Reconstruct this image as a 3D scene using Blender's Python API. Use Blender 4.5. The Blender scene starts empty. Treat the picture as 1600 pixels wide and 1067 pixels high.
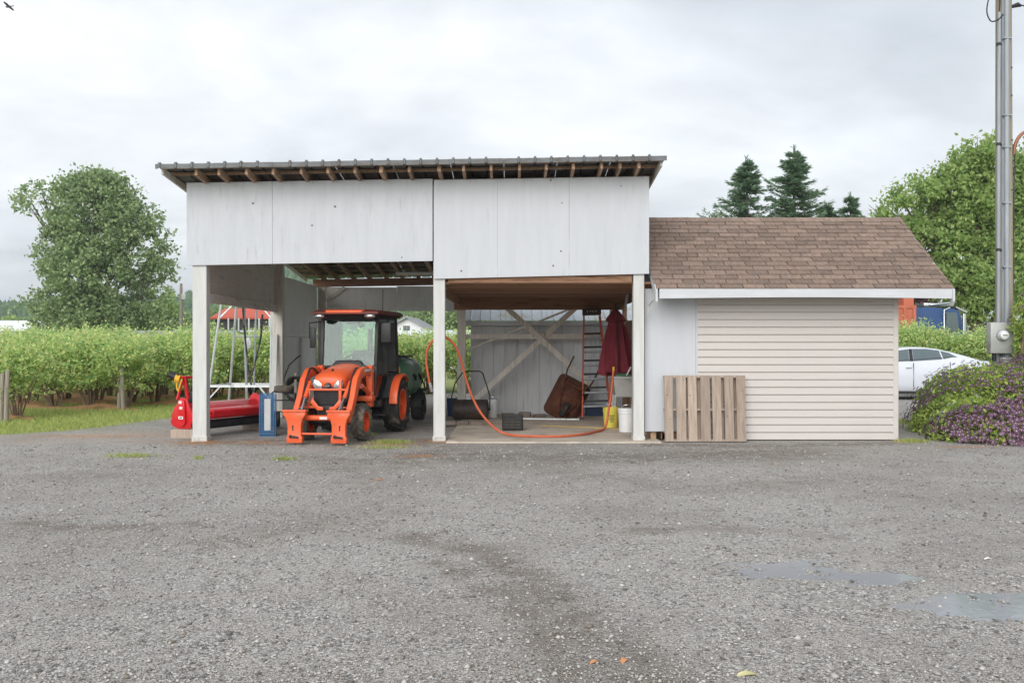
import bpy, bmesh, math, random
import numpy as np
from mathutils import Vector, Matrix, Euler
R = math.radians
random.seed(7); rng = np.random.default_rng(11)
sc = bpy.context.scene
COL = sc.collection
# ------------------------------------------------------------------ camera
FPX, HZ, EYE = 1500.0, 540.0, 1.5          # focal length in photo pixels, horizon row, eye height
cam = bpy.data.objects.new('camera', bpy.data.cameras.new('camera')); COL.objects.link(cam)
cam.data.sensor_width = 36; cam.data.lens = 36 * FPX / 1600
cam.data.shift_y = (HZ - 533.5) / 1600
cam.data.clip_end = 6000; cam.data.clip_start = .05
cam.location = (0, 0, EYE); cam.rotation_euler = (R(90), 0, 0)
sc.camera = cam
# ------------------------------------------------------------------ sky and sun
SUN_EL, SUN_AZ = R(26), R(196)             # overcast: a broad soft sun behind the camera
w = bpy.data.worlds.new('World'); sc.world = w; w.use_nodes = True
nt = w.node_tree; nt.nodes.clear(); N = nt.nodes.new; L = nt.links.new
out = N('ShaderNodeOutputWorld'); bg = N('ShaderNodeBackground'); L(bg.outputs[0], out.inputs[0])
sky = N('ShaderNodeTexSky'); sky.sky_type = 'NISHITA'; sky.sun_disc = False
sky.sun_elevation = SUN_EL; sky.sun_rotation = SUN_AZ
skm = N('ShaderNodeVectorMath'); skm.operation = 'SCALE'; skm.inputs['Scale'].default_value = .10; L(sky.outputs[0], skm.inputs[0])
tc = N('ShaderNodeTexCoord'); sp = N('ShaderNodeSeparateXYZ'); L(tc.outputs['Generated'], sp.inputs[0])
zc = N('ShaderNodeMath'); zc.operation = 'MAXIMUM'; zc.inputs[1].default_value = 0; L(sp.outputs['Z'], zc.inputs[0])
za = N('ShaderNodeMath'); za.operation = 'ADD'; za.inputs[1].default_value = .16; L(zc.outputs[0], za.inputs[0])
pr = N('ShaderNodeVectorMath'); pr.operation = 'DIVIDE'; cb = N('ShaderNodeCombineXYZ')
for k in range(3): L(za.outputs[0], cb.inputs[k])
L(tc.outputs['Generated'], pr.inputs[0]); L(cb.outputs[0], pr.inputs[1])
def wnoise(scale, det, rough, dist, off):
    mp = N('ShaderNodeMapping'); mp.inputs['Location'].default_value = off; L(pr.outputs[0], mp.inputs[0])
    n = N('ShaderNodeTexNoise'); n.inputs['Scale'].default_value = scale; n.inputs['Detail'].default_value = det
    n.inputs['Roughness'].default_value = rough; n.inputs['Distortion'].default_value = dist; L(mp.outputs[0], n.inputs[0]); return n
n1 = wnoise(.75, 7, .52, .5, (3.1, 1.7, 0)); n2 = wnoise(2.3, 6, .55, .3, (7.4, 2.2, 5))
r1 = N('ShaderNodeValToRGB'); L(n1.outputs[0], r1.inputs[0])
r1.color_ramp.elements[0].position = .38; r1.color_ramp.elements[0].color = (.57, .605, .65, 1)
r1.color_ramp.elements[1].position = .63; r1.color_ramp.elements[1].color = (.86, .885, .91, 1)
r2 = N('ShaderNodeMapRange'); r2.inputs[1].default_value = .3; r2.inputs[2].default_value = .7; r2.inputs[3].default_value = .88; r2.inputs[4].default_value = 1.08
L(n2.outputs[0], r2.inputs[0])
ml = N('ShaderNodeVectorMath'); ml.operation = 'SCALE'; L(r1.outputs[0], ml.inputs[0]); L(r2.outputs[0], ml.inputs['Scale'])
# higher cloud is brighter, as under any overcast
hr = N('ShaderNodeMapRange'); hr.inputs[1].default_value = 0; hr.inputs[2].default_value = .5; hr.inputs[3].default_value = .88; hr.inputs[4].default_value = 1.12
L(zc.outputs[0], hr.inputs[0])
m3 = N('ShaderNodeVectorMath'); m3.operation = 'SCALE'; L(ml.outputs[0], m3.inputs[0]); L(hr.outputs[0], m3.inputs['Scale'])
mx = N('ShaderNodeMixRGB'); mx.inputs[0].default_value = .92; L(skm.outputs[0], mx.inputs[1]); L(m3.outputs[0], mx.inputs[2])
L(mx.outputs[0], bg.inputs[0]); bg.inputs[1].default_value = .70
sl = bpy.data.lights.new('sun', 'SUN'); sl.energy = 1.5; sl.angle = R(48); sl.color = (1, .97, .93)
so = bpy.data.objects.new('sun', sl); COL.objects.link(so)
_d = Vector((math.sin(SUN_AZ) * math.cos(SUN_EL), math.cos(SUN_AZ) * math.cos(SUN_EL), math.sin(SUN_EL)))
so.rotation_euler = _d.to_track_quat('Z', 'Y').to_euler(); so.location = (0, -20, 30)
sc.view_settings.view_transform = 'Standard'; sc.view_settings.look = 'None'
sc.view_settings.exposure = .92; sc.view_settings.gamma = 1; sc.view_settings.use_curve_mapping = False
sc.cycles.max_bounces = 8; sc.cycles.transparent_max_bounces = 12
# ------------------------------------------------------------------ helpers
def PX(px, Y): return (px - 800) / FPX * Y
def PZ(py, Y): return EYE - (py - HZ) / FPX * Y
def P(px, py, Y): return Vector((PX(px, Y), Y, PZ(py, Y)))
def S(r, g, b):
    f = lambda c: c / 12.92 if c <= .04045 else ((c + .055) / 1.055) ** 2.4
    return (f(r / 255), f(g / 255), f(b / 255), 1)
def vnoise(x, y, seed=0):
    x = np.asarray(x, float); y = np.asarray(y, float)
    xi = np.floor(x).astype(np.int64); yi = np.floor(y).astype(np.int64); xf = x - xi; yf = y - yi
    def h(a, b):
        n = (a * 374761393 + b * 668265263 + seed * 1442695041) & 0x7fffffff
        n = ((n ^ (n >> 13)) * 1274126177) & 0x7fffffff
        return ((n ^ (n >> 16)) & 0xffff) / 65535.0
    u = xf * xf * (3 - 2 * xf); v = yf * yf * (3 - 2 * yf)
    return (h(xi, yi) * (1 - u) + h(xi + 1, yi) * u) * (1 - v) + (h(xi, yi + 1) * (1 - u) + h(xi + 1, yi + 1) * u) * v
def fbm(x, y, seed=0, o=4):
    s = 0; a = .5; t = 0
    for k in range(o):
        s = s + a * vnoise(np.asarray(x) * 2 ** k, np.asarray(y) * 2 ** k, seed + k); t += a; a *= .5
    return s / t
M = {}
def pm(name, c1, c2=None, scale=6, stretch=(1, 1, 1), rough=.7, metal=0, bump=0, bscale=None, rnd=0, dirt=None, coat=0, spec=.4, detail=5, speck=None):
    m = bpy.data.materials.new(name); m.use_nodes = True; t = m.node_tree; b = t.nodes['Principled BSDF']
    b.inputs['Roughness'].default_value = rough; b.inputs['Metallic'].default_value = metal
    b.inputs['Coat Weight'].default_value = coat; b.inputs['Coat Roughness'].default_value = .12; b.inputs['Specular IOR Level'].default_value = spec
    nn = t.nodes.new; ll = t.links.new
    co = nn('ShaderNodeTexCoord'); mp = nn('ShaderNodeMapping'); mp.inputs['Scale'].default_value = stretch; ll(co.outputs['Object'], mp.inputs[0])
    oi = nn('ShaderNodeObjectInfo'); 
    if rnd:
        va = nn('ShaderNodeVectorMath'); va.operation = 'SCALE'; cbx = nn('ShaderNodeCombineXYZ')
        for k in range(3): ll(oi.outputs['Random'], cbx.inputs[k])
        va.inputs['Scale'].default_value = 37; ll(cbx.outputs[0], va.inputs[0]); ll(va.outputs[0], mp.inputs['Location'])
    n = nn('ShaderNodeTexNoise'); n.inputs['Scale'].default_value = scale; n.inputs['Detail'].default_value = detail; n.inputs['Roughness'].default_value = .6
    ll(mp.outputs[0], n.inputs[0])
    mr = nn('ShaderNodeMapRange'); mr.inputs[1].default_value = .3; mr.inputs[2].default_value = .7; ll(n.outputs[0], mr.inputs[0])
    mix = nn('ShaderNodeMixRGB'); mix.inputs[1].default_value = c1; mix.inputs[2].default_value = c2 or c1; ll(mr.outputs[0], mix.inputs[0])
    col = mix.outputs[0]
    if dirt:
        dc, ds, lo, hi = dirt
        dn = nn('ShaderNodeTexNoise'); dn.inputs['Scale'].default_value = ds; dn.inputs['Detail'].default_value = 6; dn.inputs['Roughness'].default_value = .65; ll(mp.outputs[0], dn.inputs[0])
        dm = nn('ShaderNodeMapRange'); dm.inputs[1].default_value = lo; dm.inputs[2].default_value = hi; ll(dn.outputs[0], dm.inputs[0])
        d2 = nn('ShaderNodeMixRGB'); d2.inputs[2].default_value = dc; ll(dm.outputs[0], d2.inputs[0]); ll(col, d2.inputs[1]); col = d2.outputs[0]
    if speck:
        kc, ks, th = speck
        vo = nn('ShaderNodeTexVoronoi'); vo.inputs['Scale'].default_value = ks; ll(co.outputs['Object'], vo.inputs[0])
        lt = nn('ShaderNodeMath'); lt.operation = 'LESS_THAN'; lt.inputs[1].default_value = th; ll(vo.outputs['Distance'], lt.inputs[0])
        d3 = nn('ShaderNodeMixRGB'); d3.inputs[2].default_value = kc; ll(lt.outputs[0], d3.inputs[0]); ll(col, d3.inputs[1]); col = d3.outputs[0]
    if rnd:
        r3 = nn('ShaderNodeMapRange'); r3.inputs[3].default_value = 1 - rnd; r3.inputs[4].default_value = 1 + rnd; ll(oi.outputs['Random'], r3.inputs[0])
        v3 = nn('ShaderNodeVectorMath'); v3.operation = 'SCALE'; ll(col, v3.inputs[0]); ll(r3.outputs[0], v3.inputs['Scale']); col = v3.outputs[0]
    ll(col, b.inputs['Base Color'])
    if bump:
        bp = nn('ShaderNodeBump'); bp.inputs['Strength'].default_value = bump; bp.inputs['Distance'].default_value = .01
        if bscale:
            n2_ = nn('ShaderNodeTexNoise'); n2_.inputs['Scale'].default_value = bscale; n2_.inputs['Detail'].default_value = 4; ll(mp.outputs[0], n2_.inputs[0]); ll(n2_.outputs[0], bp.inputs['Height'])
        else: ll(n.outputs[0], bp.inputs['Height'])
        ll(bp.outputs[0], b.inputs['Normal'])
    M[name] = m; return m
def leafmat(name, cols, trans=.35, rough=.55):
    m = bpy.data.materials.new(name); m.use_nodes = True; t = m.node_tree; b = t.nodes['Principled BSDF']; nn = t.nodes.new; ll = t.links.new
    g = nn('ShaderNodeNewGeometry'); rp = nn('ShaderNodeValToRGB'); ll(g.outputs['Random Per Island'], rp.inputs[0])
    e = rp.color_ramp.elements
    for k, c in enumerate(cols):
        if k < 2: e[k].position = k / (len(cols) - 1); e[k].color = c
        else: q = e.new(k / (len(cols) - 1)); q.color = c
    for k, c in enumerate(cols): 
        pass
    ll(rp.outputs[0], b.inputs['Base Color']); b.inputs['Roughness'].default_value = rough; b.inputs['Specular IOR Level'].default_value = .35
    tr = nn('ShaderNodeBsdfTranslucent'); ll(rp.outputs[0], tr.inputs[0]); ms = nn('ShaderNodeMixShader'); ms.inputs[0].default_value = trans
    o = t.nodes['Material Output']; ll(b.outputs[0], ms.inputs[1]); ll(tr.outputs[0], ms.inputs[2]); ll(ms.outputs[0], o.inputs[0])
    M[name] = m; return m
def glassmat(name, tint, tr=.8, rough=.03):
    m = bpy.data.materials.new(name); m.use_nodes = True; t = m.node_tree; t.nodes.remove(t.nodes['Principled BSDF']); nn = t.nodes.new; ll = t.links.new
    a = nn('ShaderNodeBsdfTransparent'); a.inputs[0].default_value = tint; g = nn('ShaderNodeBsdfGlossy'); g.inputs['Roughness'].default_value = rough
    lw = nn('ShaderNodeFresnel'); lw.inputs[0].default_value = 1.5; ad = nn('ShaderNodeMath'); ad.operation = 'ADD'; ad.inputs[1].default_value = .0; ll(lw.outputs[0], ad.inputs[0])
    ms = nn('ShaderNodeMixShader'); ll(ad.outputs[0], ms.inputs[0]); ll(a.outputs[0], ms.inputs[1]); ll(g.outputs[0], ms.inputs[2]); ll(ms.outputs[0], t.nodes['Material Output'].inputs[0])
    M[name] = m; return m
class MB:
    def __init__(s): s.v = []; s.f = []; s.mi = []
    def add(s, vs, fs, mi=0):
        o = len(s.v); s.v += [tuple(v) for v in vs]; s.f += [tuple(i + o for i in f) for f in fs]; s.mi += [mi] * len(fs); return s
    def hexa(s, p, mi=0):   # 8 corners: bottom loop then top loop
        return s.add(p, [(3, 2, 1, 0), (4, 5, 6, 7), (0, 1, 5, 4), (1, 2, 6, 5), (2, 3, 7, 6), (3, 0, 4, 7)], mi)
    def box(s, x0, x1, y0, y1, z0, z1, mi=0):
        return s.hexa([(x0, y0, z0), (x1, y0, z0), (x1, y1, z0), (x0, y1, z0), (x0, y0, z1), (x1, y0, z1), (x1, y1, z1), (x0, y1, z1)], mi)
    def bar(s, a, b, w, h, up=(0, 0, 1), mi=0):
        a = Vector(a); b = Vector(b); d = (b - a).normalized(); u = Vector(up)
        sd = d.cross(u)
        if sd.length < 1e-4: sd = d.cross(Vector((0, 1, 0)))
        sd.normalize(); u = sd.cross(d).normalized(); sd *= w / 2; u = u * h / 2
        return s.hexa([a - sd - u, a + sd - u, b + sd - u, b - sd - u, a - sd + u, a + sd + u, b + sd + u, b - sd + u], mi)
    def tube(s, path, r, n=8, caps=True, mi=0):
        path = [Vector(p) for p in path]; rs = r if isinstance(r, (list, tuple)) else [r] * len(path)
        t0 = (path[1] - path[0]).normalized(); u = t0.orthogonal().normalized(); rings = []
        for i, p in enumerate(path):
            t = (path[min(i + 1, len(path) - 1)] - path[max(i - 1, 0)]).normalized()
            u = (u - t * u.dot(t)); u = u.normalized() if u.length > 1e-5 else t.orthogonal().normalized(); v = t.cross(u)
            rings.append([p + (u * math.cos(2 * math.pi * k / n) + v * math.sin(2 * math.pi * k / n)) * rs[i] for k in range(n)])
        return s.loft(rings, caps, mi)
    def loft(s, rings, caps=True, mi=0):
        n = len(rings[0]); vs = [p for r in rings for p in r]; fs = []
        for i in range(len(rings) - 1):
            for k in range(n): fs.append((i * n + k, i * n + (k + 1) % n, (i + 1) * n + (k + 1) % n, (i + 1) * n + k))
        if caps: fs.append(tuple(reversed(range(n)))); fs.append(tuple((len(rings) - 1) * n + k for k in range(n)))
        return s.add(vs, fs, mi)
    def lathe(s, prof, c=(0, 0, 0), axis='Z', n=24, caps=True, mi=0, closed=False):
        rings = []
        for r, a in prof:
            q = []
            for k in range(n):
                t = 2 * math.pi * k / n; u, v = r * math.cos(t), r * math.sin(t)
                q.append({'Z': (c[0] + u, c[1] + v, c[2] + a), 'X': (c[0] + a, c[1] + u, c[2] + v), 'Y': (c[0] + v, c[1] + a, c[2] + u)}[axis])
            rings.append(q)
        if closed: rings.append(rings[0]); caps = False
        return s.loft(rings, caps, mi)
    def prism(s, poly, a0, a1, axis='Y', mi=0):   # poly in (x,z) for Y, (y,z) for X, (x,y) for Z
        n = len(poly); f = {'Y': lambda p, a: (p[0], a, p[1]), 'X': lambda p, a: (a, p[0], p[1]), 'Z': lambda p, a: (p[0], p[1], a)}[axis]
        vs = [f(p, a0) for p in poly] + [f(p, a1) for p in poly]
        return s.add(vs, [tuple(range(n)), tuple(reversed(range(n, 2 * n)))] + [(k, n + k, n + (k + 1) % n, (k + 1) % n) for k in range(n)], mi)
    def ball(s, c, r, n=10, m=6, mi=0):
        rx, ry, rz = r if isinstance(r, (tuple, list)) else (r, r, r)
        return s.loft([[(c[0] + rx * math.cos(2 * math.pi * k / n) * math.sin(math.pi * j / m), c[1] + ry * math.sin(2 * math.pi * k / n) * math.sin(math.pi * j / m), c[2] - rz * math.cos(math.pi * j / m)) for k in range(n)] for j in [.08] + list(range(1, m)) + [m - .08]], True, mi)
    def xf(s, mtx): s.v = [tuple(mtx @ Vector(v)) for v in s.v]; return s
    def mesh(s, name, mats, bevel=0, smooth=0, seg=2):
        me = bpy.data.meshes.new(name); me.from_pydata(s.v, [], s.f)
        mats = mats if isinstance(mats, (list, tuple)) else [mats]
        for m in mats: me.materials.append(M[m])
        me.polygons.foreach_set('material_index', s.mi)
        bm = bmesh.new(); bm.from_mesh(me); bmesh.ops.recalc_face_normals(bm, faces=bm.faces)
        if bevel:
            es = [e for e in bm.edges if e.is_manifold and e.calc_face_angle(0) > .6]
            bmesh.ops.bevel(bm, geom=es, offset=bevel, segments=seg, profile=.5, affect='EDGES', clamp_overlap=True)
        bm.to_mesh(me); bm.free()
        if smooth:
            me.polygons.foreach_set('use_smooth', [True] * len(me.polygons)); me.set_sharp_from_angle(angle=R(smooth))
        return me
    def build(s, name, mats, parent=None, bevel=0, smooth=0, world=False, seg=2):
        if world and parent is not None:
            o = base_of(parent); s.v = [(v[0] - o[0], v[1] - o[1], v[2] - o[2]) for v in s.v]
        return link(name, s.mesh(name, mats, bevel, smooth, seg), parent)
def smooth_path(p, n_=4):
    o = []
    for i in range(len(p) - 1):
        p0, p1, p2, p3 = p[max(i - 1, 0)], p[i], p[i + 1], p[min(i + 2, len(p) - 1)]
        for k in range(n_):
            t = k / n_; o.append(.5 * ((2 * p1) + (p2 - p0) * t + (2 * p0 - 5 * p1 + 4 * p2 - p3) * t * t + (3 * p1 - p0 - 3 * p2 + p3) * t ** 3))
    return o + [p[-1]]
def base_of(o):
    while o.parent: o = o.parent
    return o.location
def link(name, me, parent=None, loc=None, rot=None):
    o = bpy.data.objects.new(name, me); COL.objects.link(o)
    if parent: o.parent = parent
    if loc is not None: o.location = loc
    if rot is not None: o.rotation_euler = rot
    return o
def tag(o, label=None, cat=None, group=None, kind=None):
    if label: o['label'] = label
    if cat: o['category'] = cat
    if group: o['group'] = group
    if kind: o['kind'] = kind
    return o
def thing(name, label, cat, loc=(0, 0, 0), rz=0, group=None):
    o = bpy.data.objects.new(name, None); COL.objects.link(o); o.location = loc; o.rotation_euler = (0, 0, rz); o.empty_display_size = .2
    return tag(o, label, cat, group)
def copy_tree(o, parent=None):
    c = o.copy(); COL.objects.link(c); c.parent = parent
    for ch in o.children: copy_tree(ch, c)
    return c
def tri_mesh(name, V, F, mat):
    me = bpy.data.meshes.new(name); n, k = F.shape
    me.vertices.add(len(V)); me.vertices.foreach_set('co', V.astype(np.float32).ravel())
    me.loops.add(n * k); me.loops.foreach_set('vertex_index', F.astype(np.int32).ravel())
    me.polygons.add(n); me.polygons.foreach_set('loop_start', np.arange(0, n * k, k, dtype=np.int32))
    me.update(calc_edges=True); me.materials.append(M[mat]); return me
def unit(a): return a / np.maximum(np.linalg.norm(a, axis=1, keepdims=True), 1e-6)
def leaves(name, pts, size, mat, up=.5, aspect=.5, fold=.15, dirs=None, jit=1.0, outward=None):
    n = len(pts); d = rng.normal(size=(n, 3))
    if dirs is not None: d = dirs + d * jit
    d = unit(d); nr = rng.normal(size=(n, 3)); nr[:, 2] += up
    if outward is not None: nr = nr + outward
    sd = unit(np.cross(d, nr)); nn = np.cross(sd, d)
    Ls = (size * rng.uniform(.65, 1.35, n))[:, None]; W = Ls * aspect * .5
    mid = pts + d * Ls * .45
    V = np.stack([pts, mid + sd * W + nn * Ls * fold, pts + d * Ls, mid - sd * W + nn * Ls * fold], 1).reshape(-1, 3)
    b = np.arange(n)[:, None] * 4
    F = np.concatenate([b + np.array([[0, 1, 2]]), b + np.array([[0, 2, 3]])], 1).reshape(-1, 3)
    return tri_mesh(name, V, F, mat)
def lobe_points(lobes, nclump, per, rc, shell=.55):
    """leaf positions: clumps spread through ellipsoid lobes (cx,cy,cz,rx,ry,rz,weight)"""
    out = []; outw = []
    wt = np.array([l[3] * l[5] * (l[6] if len(l) > 6 else 1) for l in lobes]); wt = wt / wt.sum()
    for l, f in zip(lobes, wt):
        k = max(2, int(nclump * f)); u = unit(rng.normal(size=(k, 3))); rr = (shell + (1 - shell) * rng.random(k)) ** .6
        rr = np.where(rng.random(k) < .25, rng.random(k) ** .5, rr)
        c = np.array(l[:3]) + u * rr[:, None] * np.array(l[3:6])
        r = rc * rng.uniform(.55, 1.35, k)
        p = c[:, None, :] + rng.normal(size=(k, per, 3)) * r[:, None, None] * np.array([.55, .55, .4])
        out.append(p.reshape(-1, 3)); outw.append(np.repeat(u, per, 0))
    return np.concatenate(out), np.concatenate(outw)
# ------------------------------------------------------------------ materials
pm('white_ply', S(190, 193, 198), S(184, 187, 192), 2.2, (5, 5, .5), .62, bump=.12, bscale=38, dirt=(S(166, 169, 172), 2.6, .60, .86), speck=(S(104, 100, 96), 3.1, .05))
pm('white_ply_old', S(190, 193, 198), S(182, 185, 190), 2.2, (5, 5, .8), .66, bump=.18, bscale=30, dirt=(S(156, 158, 160), 3.2, .58, .84), speck=(S(104, 100, 96), 2.7, .05))
pm('white_post', S(200, 201, 200), S(184, 184, 180), 3, (5, 5, .6), .6, bump=.15, bscale=40, dirt=(S(168, 162, 150), 5, .60, .82))
pm('post_grey', S(220, 216, 208), S(200, 195, 187), 3, (6, 6, .5), .75, bump=.2, bscale=30, dirt=(S(110, 100, 90), 4, .55, .8))
pm('wall_grey', S(234, 233, 230), S(224, 223, 220), 2.4, (3, 3, .7), .75, bump=.12, bscale=30, dirt=(S(184, 180, 174), 3, .56, .84))
pm('ply_inside', S(222, 214, 207), S(206, 196, 188), 2.4, (1, 1, 4), .8, bump=.1, dirt=(S(150, 136, 126), 2.5, .55, .8))
pm('wood_raw', S(172, 146, 122), S(142, 114, 92), 4, (8, .7, 8), .8, bump=.25, rnd=.18, dirt=(S(86, 64, 50), 4, .55, .8))
pm('wood_loft', S(164, 126, 98), S(126, 92, 70), 3, (.7, 8, 8), .8, bump=.25, rnd=.22, dirt=(S(80, 56, 42), 3, .52, .75))
pm('wood_beam', S(156, 120, 98), S(128, 96, 78), 3, (.7, 8, 8), .8, bump=.2, dirt=(S(84, 62, 50), 3, .55, .8))
pm('pallet_wood', S(172, 156, 142), S(140, 125, 112), 4, (7, 7, .6), .85, bump=.35, rnd=.16, dirt=(S(104, 88, 74), 5, .56, .78), speck=(S(80, 66, 54), 7, .07))
pm('metal_roof', S(112, 115, 118), S(92, 93, 94), 5, (1, 3, 3), .5, metal=.35, dirt=(S(92, 84, 76), 5, .5, .75), bump=.05)
pm('fascia_white', S(196, 199, 203), S(186, 188, 192), 3, (.7, 4, 4), .55, bump=.1, dirt=(S(178, 172, 164), 5, .60, .85))
pm('vinyl', S(194, 189, 184), S(187, 182, 177), 3, (.4, 1, 3), .48, bump=.05, bscale=60, dirt=(S(172, 165, 157), 1.4, .58, .85), spec=.45)
pm('shingle', S(142, 122, 109), S(112, 96, 86), 9, (1, 1, 1), .92, bump=.5, bscale=160, rnd=.20, dirt=(S(108, 100, 95), 2.2, .52, .75))
pm('roof_deck', S(90, 76, 66), S(72, 62, 56), 4, rough=.9)
pm('concrete', S(198, 187, 172), S(176, 165, 151), 2, rough=.85, bump=.15, bscale=45, dirt=(S(120, 108, 94), 1.6, .5, .75))
pm('footing', S(206, 206, 202), S(180, 180, 176), 8, rough=.85, bump=.3, dirt=(S(140, 130, 116), 6, .5, .7))
pm('brick_grey', S(132, 120, 110), S(104, 94, 86), 12, rough=.9, bump=.4, rnd=.2)
pm('orange', S(230, 100, 54), S(214, 86, 44), 3.5, rough=.42, coat=.15, dirt=(S(150, 96, 68), 6, .56, .80), speck=(S(96, 70, 56), 26, .12))
pm('orange_dirty', S(226, 82, 34), S(206, 74, 32), 4, rough=.5, dirt=(S(128, 84, 60), 6, .54, .75))
pm('black_plastic', S(42, 43, 45), S(32, 33, 35), 6, rough=.5, dirt=(S(76, 72, 68), 4, .58, .85))
pm('dark_metal', S(58, 58, 60), S(42, 42, 44), 6, rough=.55, metal=.3, dirt=(S(92, 84, 74), 5, .56, .8))
pm('rubber', S(52, 51, 50), S(38, 38, 38), 8, rough=.85, bump=.15, dirt=(S(120, 108, 94), 6, .5, .75))
pm('rubber_muddy', S(104, 98, 88), S(60, 57, 54), 9, rough=.9, bump=.2, dirt=(S(142, 130, 112), 5, .5, .7))
pm('chrome', S(210, 212, 214), S(190, 192, 194), 4, rough=.22, metal=.9)
pm('alu', S(206, 210, 212), S(182, 186, 188), 5, (3, 3, .5), .38, metal=.55, dirt=(S(140, 138, 132), 5, .55, .8))
pm('galv', S(160, 166, 172), S(140, 146, 152), 5, (4, 4, .4), .6, metal=.15)
pm('pole_wood', S(164, 156, 138), S(128, 118, 102), 4, (9, 9, .35), .85, bump=.4, dirt=(S(98, 88, 76), 3, .55, .78))
pm('old_post', S(160, 152, 140), S(124, 116, 104), 4, (9, 9, .6), .88, bump=.4)
pm('tank_green', S(96, 132, 110), S(84, 118, 96), 2, rough=.42, coat=.1, dirt=(S(112, 120, 104), 3, .58, .85))
pm('red_paint', S(206, 30, 38), S(186, 24, 32), 3, rough=.34, coat=.35, dirt=(S(140, 50, 44), 5, .6, .85))
pm('blue_plastic', S(66, 118, 160), S(52, 100, 144), 6, rough=.5, dirt=(S(112, 128, 136), 5, .55, .8))
pm('navy_plastic', S(34, 56, 96), S(26, 46, 82), 6, rough=.5)
pm('grey_plastic', S(136, 138, 138), S(112, 114, 116), 4, rough=.6, dirt=(S(100, 96, 90), 4, .55, .8))
pm('pale_plastic', S(196, 198, 196), S(176, 178, 178), 4, rough=.55, dirt=(S(128, 124, 116), 4, .55, .8))
pm('white_plastic', S(226, 228, 228), S(212, 214, 214), 4, rough=.45, dirt=(S(170, 164, 152), 5, .6, .85))
pm('yellow_plastic', S(222, 208, 92), S(206, 190, 76), 4, rough=.5, dirt=(S(150, 140, 88), 6, .55, .8))
pm('rust', S(104, 62, 44), S(78, 50, 40), 7, rough=.85, bump=.25, dirt=(S(126, 84, 56), 5, .5, .75))
pm('drum_steel', S(72, 66, 62), S(54, 48, 46), 6, rough=.6, metal=.2, dirt=(S(104, 74, 58), 4, .5, .75))
pm('hose_red', S(200, 104, 72), S(184, 90, 62), 5, rough=.5)
pm('ladder_orange', S(196, 84, 52), S(176, 74, 48), 6, rough=.5, dirt=(S(120, 84, 66), 5, .55, .8))
pm('maroon_cloth', S(140, 56, 68), S(116, 42, 54), 5, (1, 1, .4), .9, bump=.15, bscale=120, dirt=(S(156, 92, 98), 3, .58, .8))
pm('toolbox_red', S(214, 70, 40), S(196, 60, 36), 4, rough=.5)
pm('yellow', S(232, 178, 40), S(214, 160, 34), 4, rough=.5)
pm('car_white', S(206, 210, 218), S(204, 208, 216), 1, rough=.25, coat=.8)
pm('car_glass', S(84, 98, 102), S(76, 90, 94), 1, rough=.05, spec=.9)
pm('truck_blue', S(34, 70, 118), S(28, 62, 108), 2, rough=.3, coat=.4)
pm('container_orange', S(188, 106, 80), S(170, 94, 70), 3, rough=.6, dirt=(S(140, 80, 60), 3, .55, .8))
pm('house_white', S(226, 228, 230), S(216, 218, 220), 2, rough=.7)
pm('house_roof', S(150, 152, 156), S(130, 132, 136), 4, rough=.8)
pm('roof_red', S(206, 96, 72), S(190, 86, 66), 3, rough=.75)
pm('dark_wall', S(86, 82, 84), S(70, 68, 70), 3, rough=.8)
pm('sheet_pale', S(212, 218, 222), S(196, 203, 208), 1.5, (1, 1, 1), .55, metal=0, dirt=(S(168, 166, 128), 1.2, .5, .7))
pm('shed_grey', S(208, 210, 212), S(197, 199, 201), 3, (5, 5, .5), .8, bump=.12, rnd=.05, dirt=(S(126, 122, 116), 3, .58, .82), speck=(S(214, 214, 212), 3, .03))
pm('bark', S(104, 92, 80), S(74, 66, 58), 5, (5, 5, 1), .9, bump=.5)
pm('stem', S(126, 108, 92), S(92, 78, 66), 7, (5, 5, 1), .9)
pm('soil', S(174, 130, 94), S(142, 108, 78), 5, rough=.95, bump=.6, bscale=40, dirt=(S(112, 96, 62), 2, .5, .7))
pm('hill_ground', S(74, 92, 66), S(60, 78, 56), .02, rough=.95)
pm('label_white', S(226, 226, 222), S(200, 196, 190), 60, rough=.6)
pm('meter_grey', S(178, 180, 178), S(160, 162, 160), 5, rough=.5, metal=.3, dirt=(S(140, 120, 96), 5, .6, .8))
pm('copper_pipe', S(158, 102, 82), S(132, 86, 70), 5, rough=.45, metal=.4)
pm('seat_black', S(46, 46, 50), S(36, 36, 40), 8, rough=.7)
pm('bird_dark', S(48, 44, 42), S(34, 32, 32), 5, rough=.8)
pm('leaf_dry', S(196, 140, 96), S(168, 116, 78), 20, rough=.8)
pm('leaf_pale', S(206, 200, 150), S(186, 176, 126), 20, rough=.8)
pm('paper', S(220, 220, 214), S(206, 206, 200), 20, rough=.8)
pm('rope', S(196, 172, 96), S(170, 146, 80), 30, rough=.8)
pm('tail_red', S(150, 22, 26), S(130, 18, 22), 3, rough=.2, coat=.5)
glassmat('cab_glass', (.78, .92, .88, 1)); glassmat('lamp_glass', (.9, .92, .92, 1))
leafmat('leaf_tree', [S(114, 137, 95), S(145, 171, 118), S(182, 199, 145), S(132, 153, 108)], .5)
leafmat('leaf_maple', [S(127, 159, 95), S(162, 189, 112), S(195, 209, 140), S(143, 174, 104)], .55)
leafmat('leaf_fir', [S(99, 127, 103), S(120, 149, 118), S(149, 172, 136)], .4)
leafmat('leaf_berry', [S(134, 171, 107), S(166, 200, 124), S(206, 226, 146), S(230, 226, 155), S(150, 185, 130)], .5)
leafmat('leaf_vine', [S(118, 150, 76), S(162, 187, 93), S(202, 214, 118), S(139, 166, 91)], .45)
leafmat('leaf_purple', [S(96, 70, 78), S(118, 90, 92), S(84, 62, 68)], .3)
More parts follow.
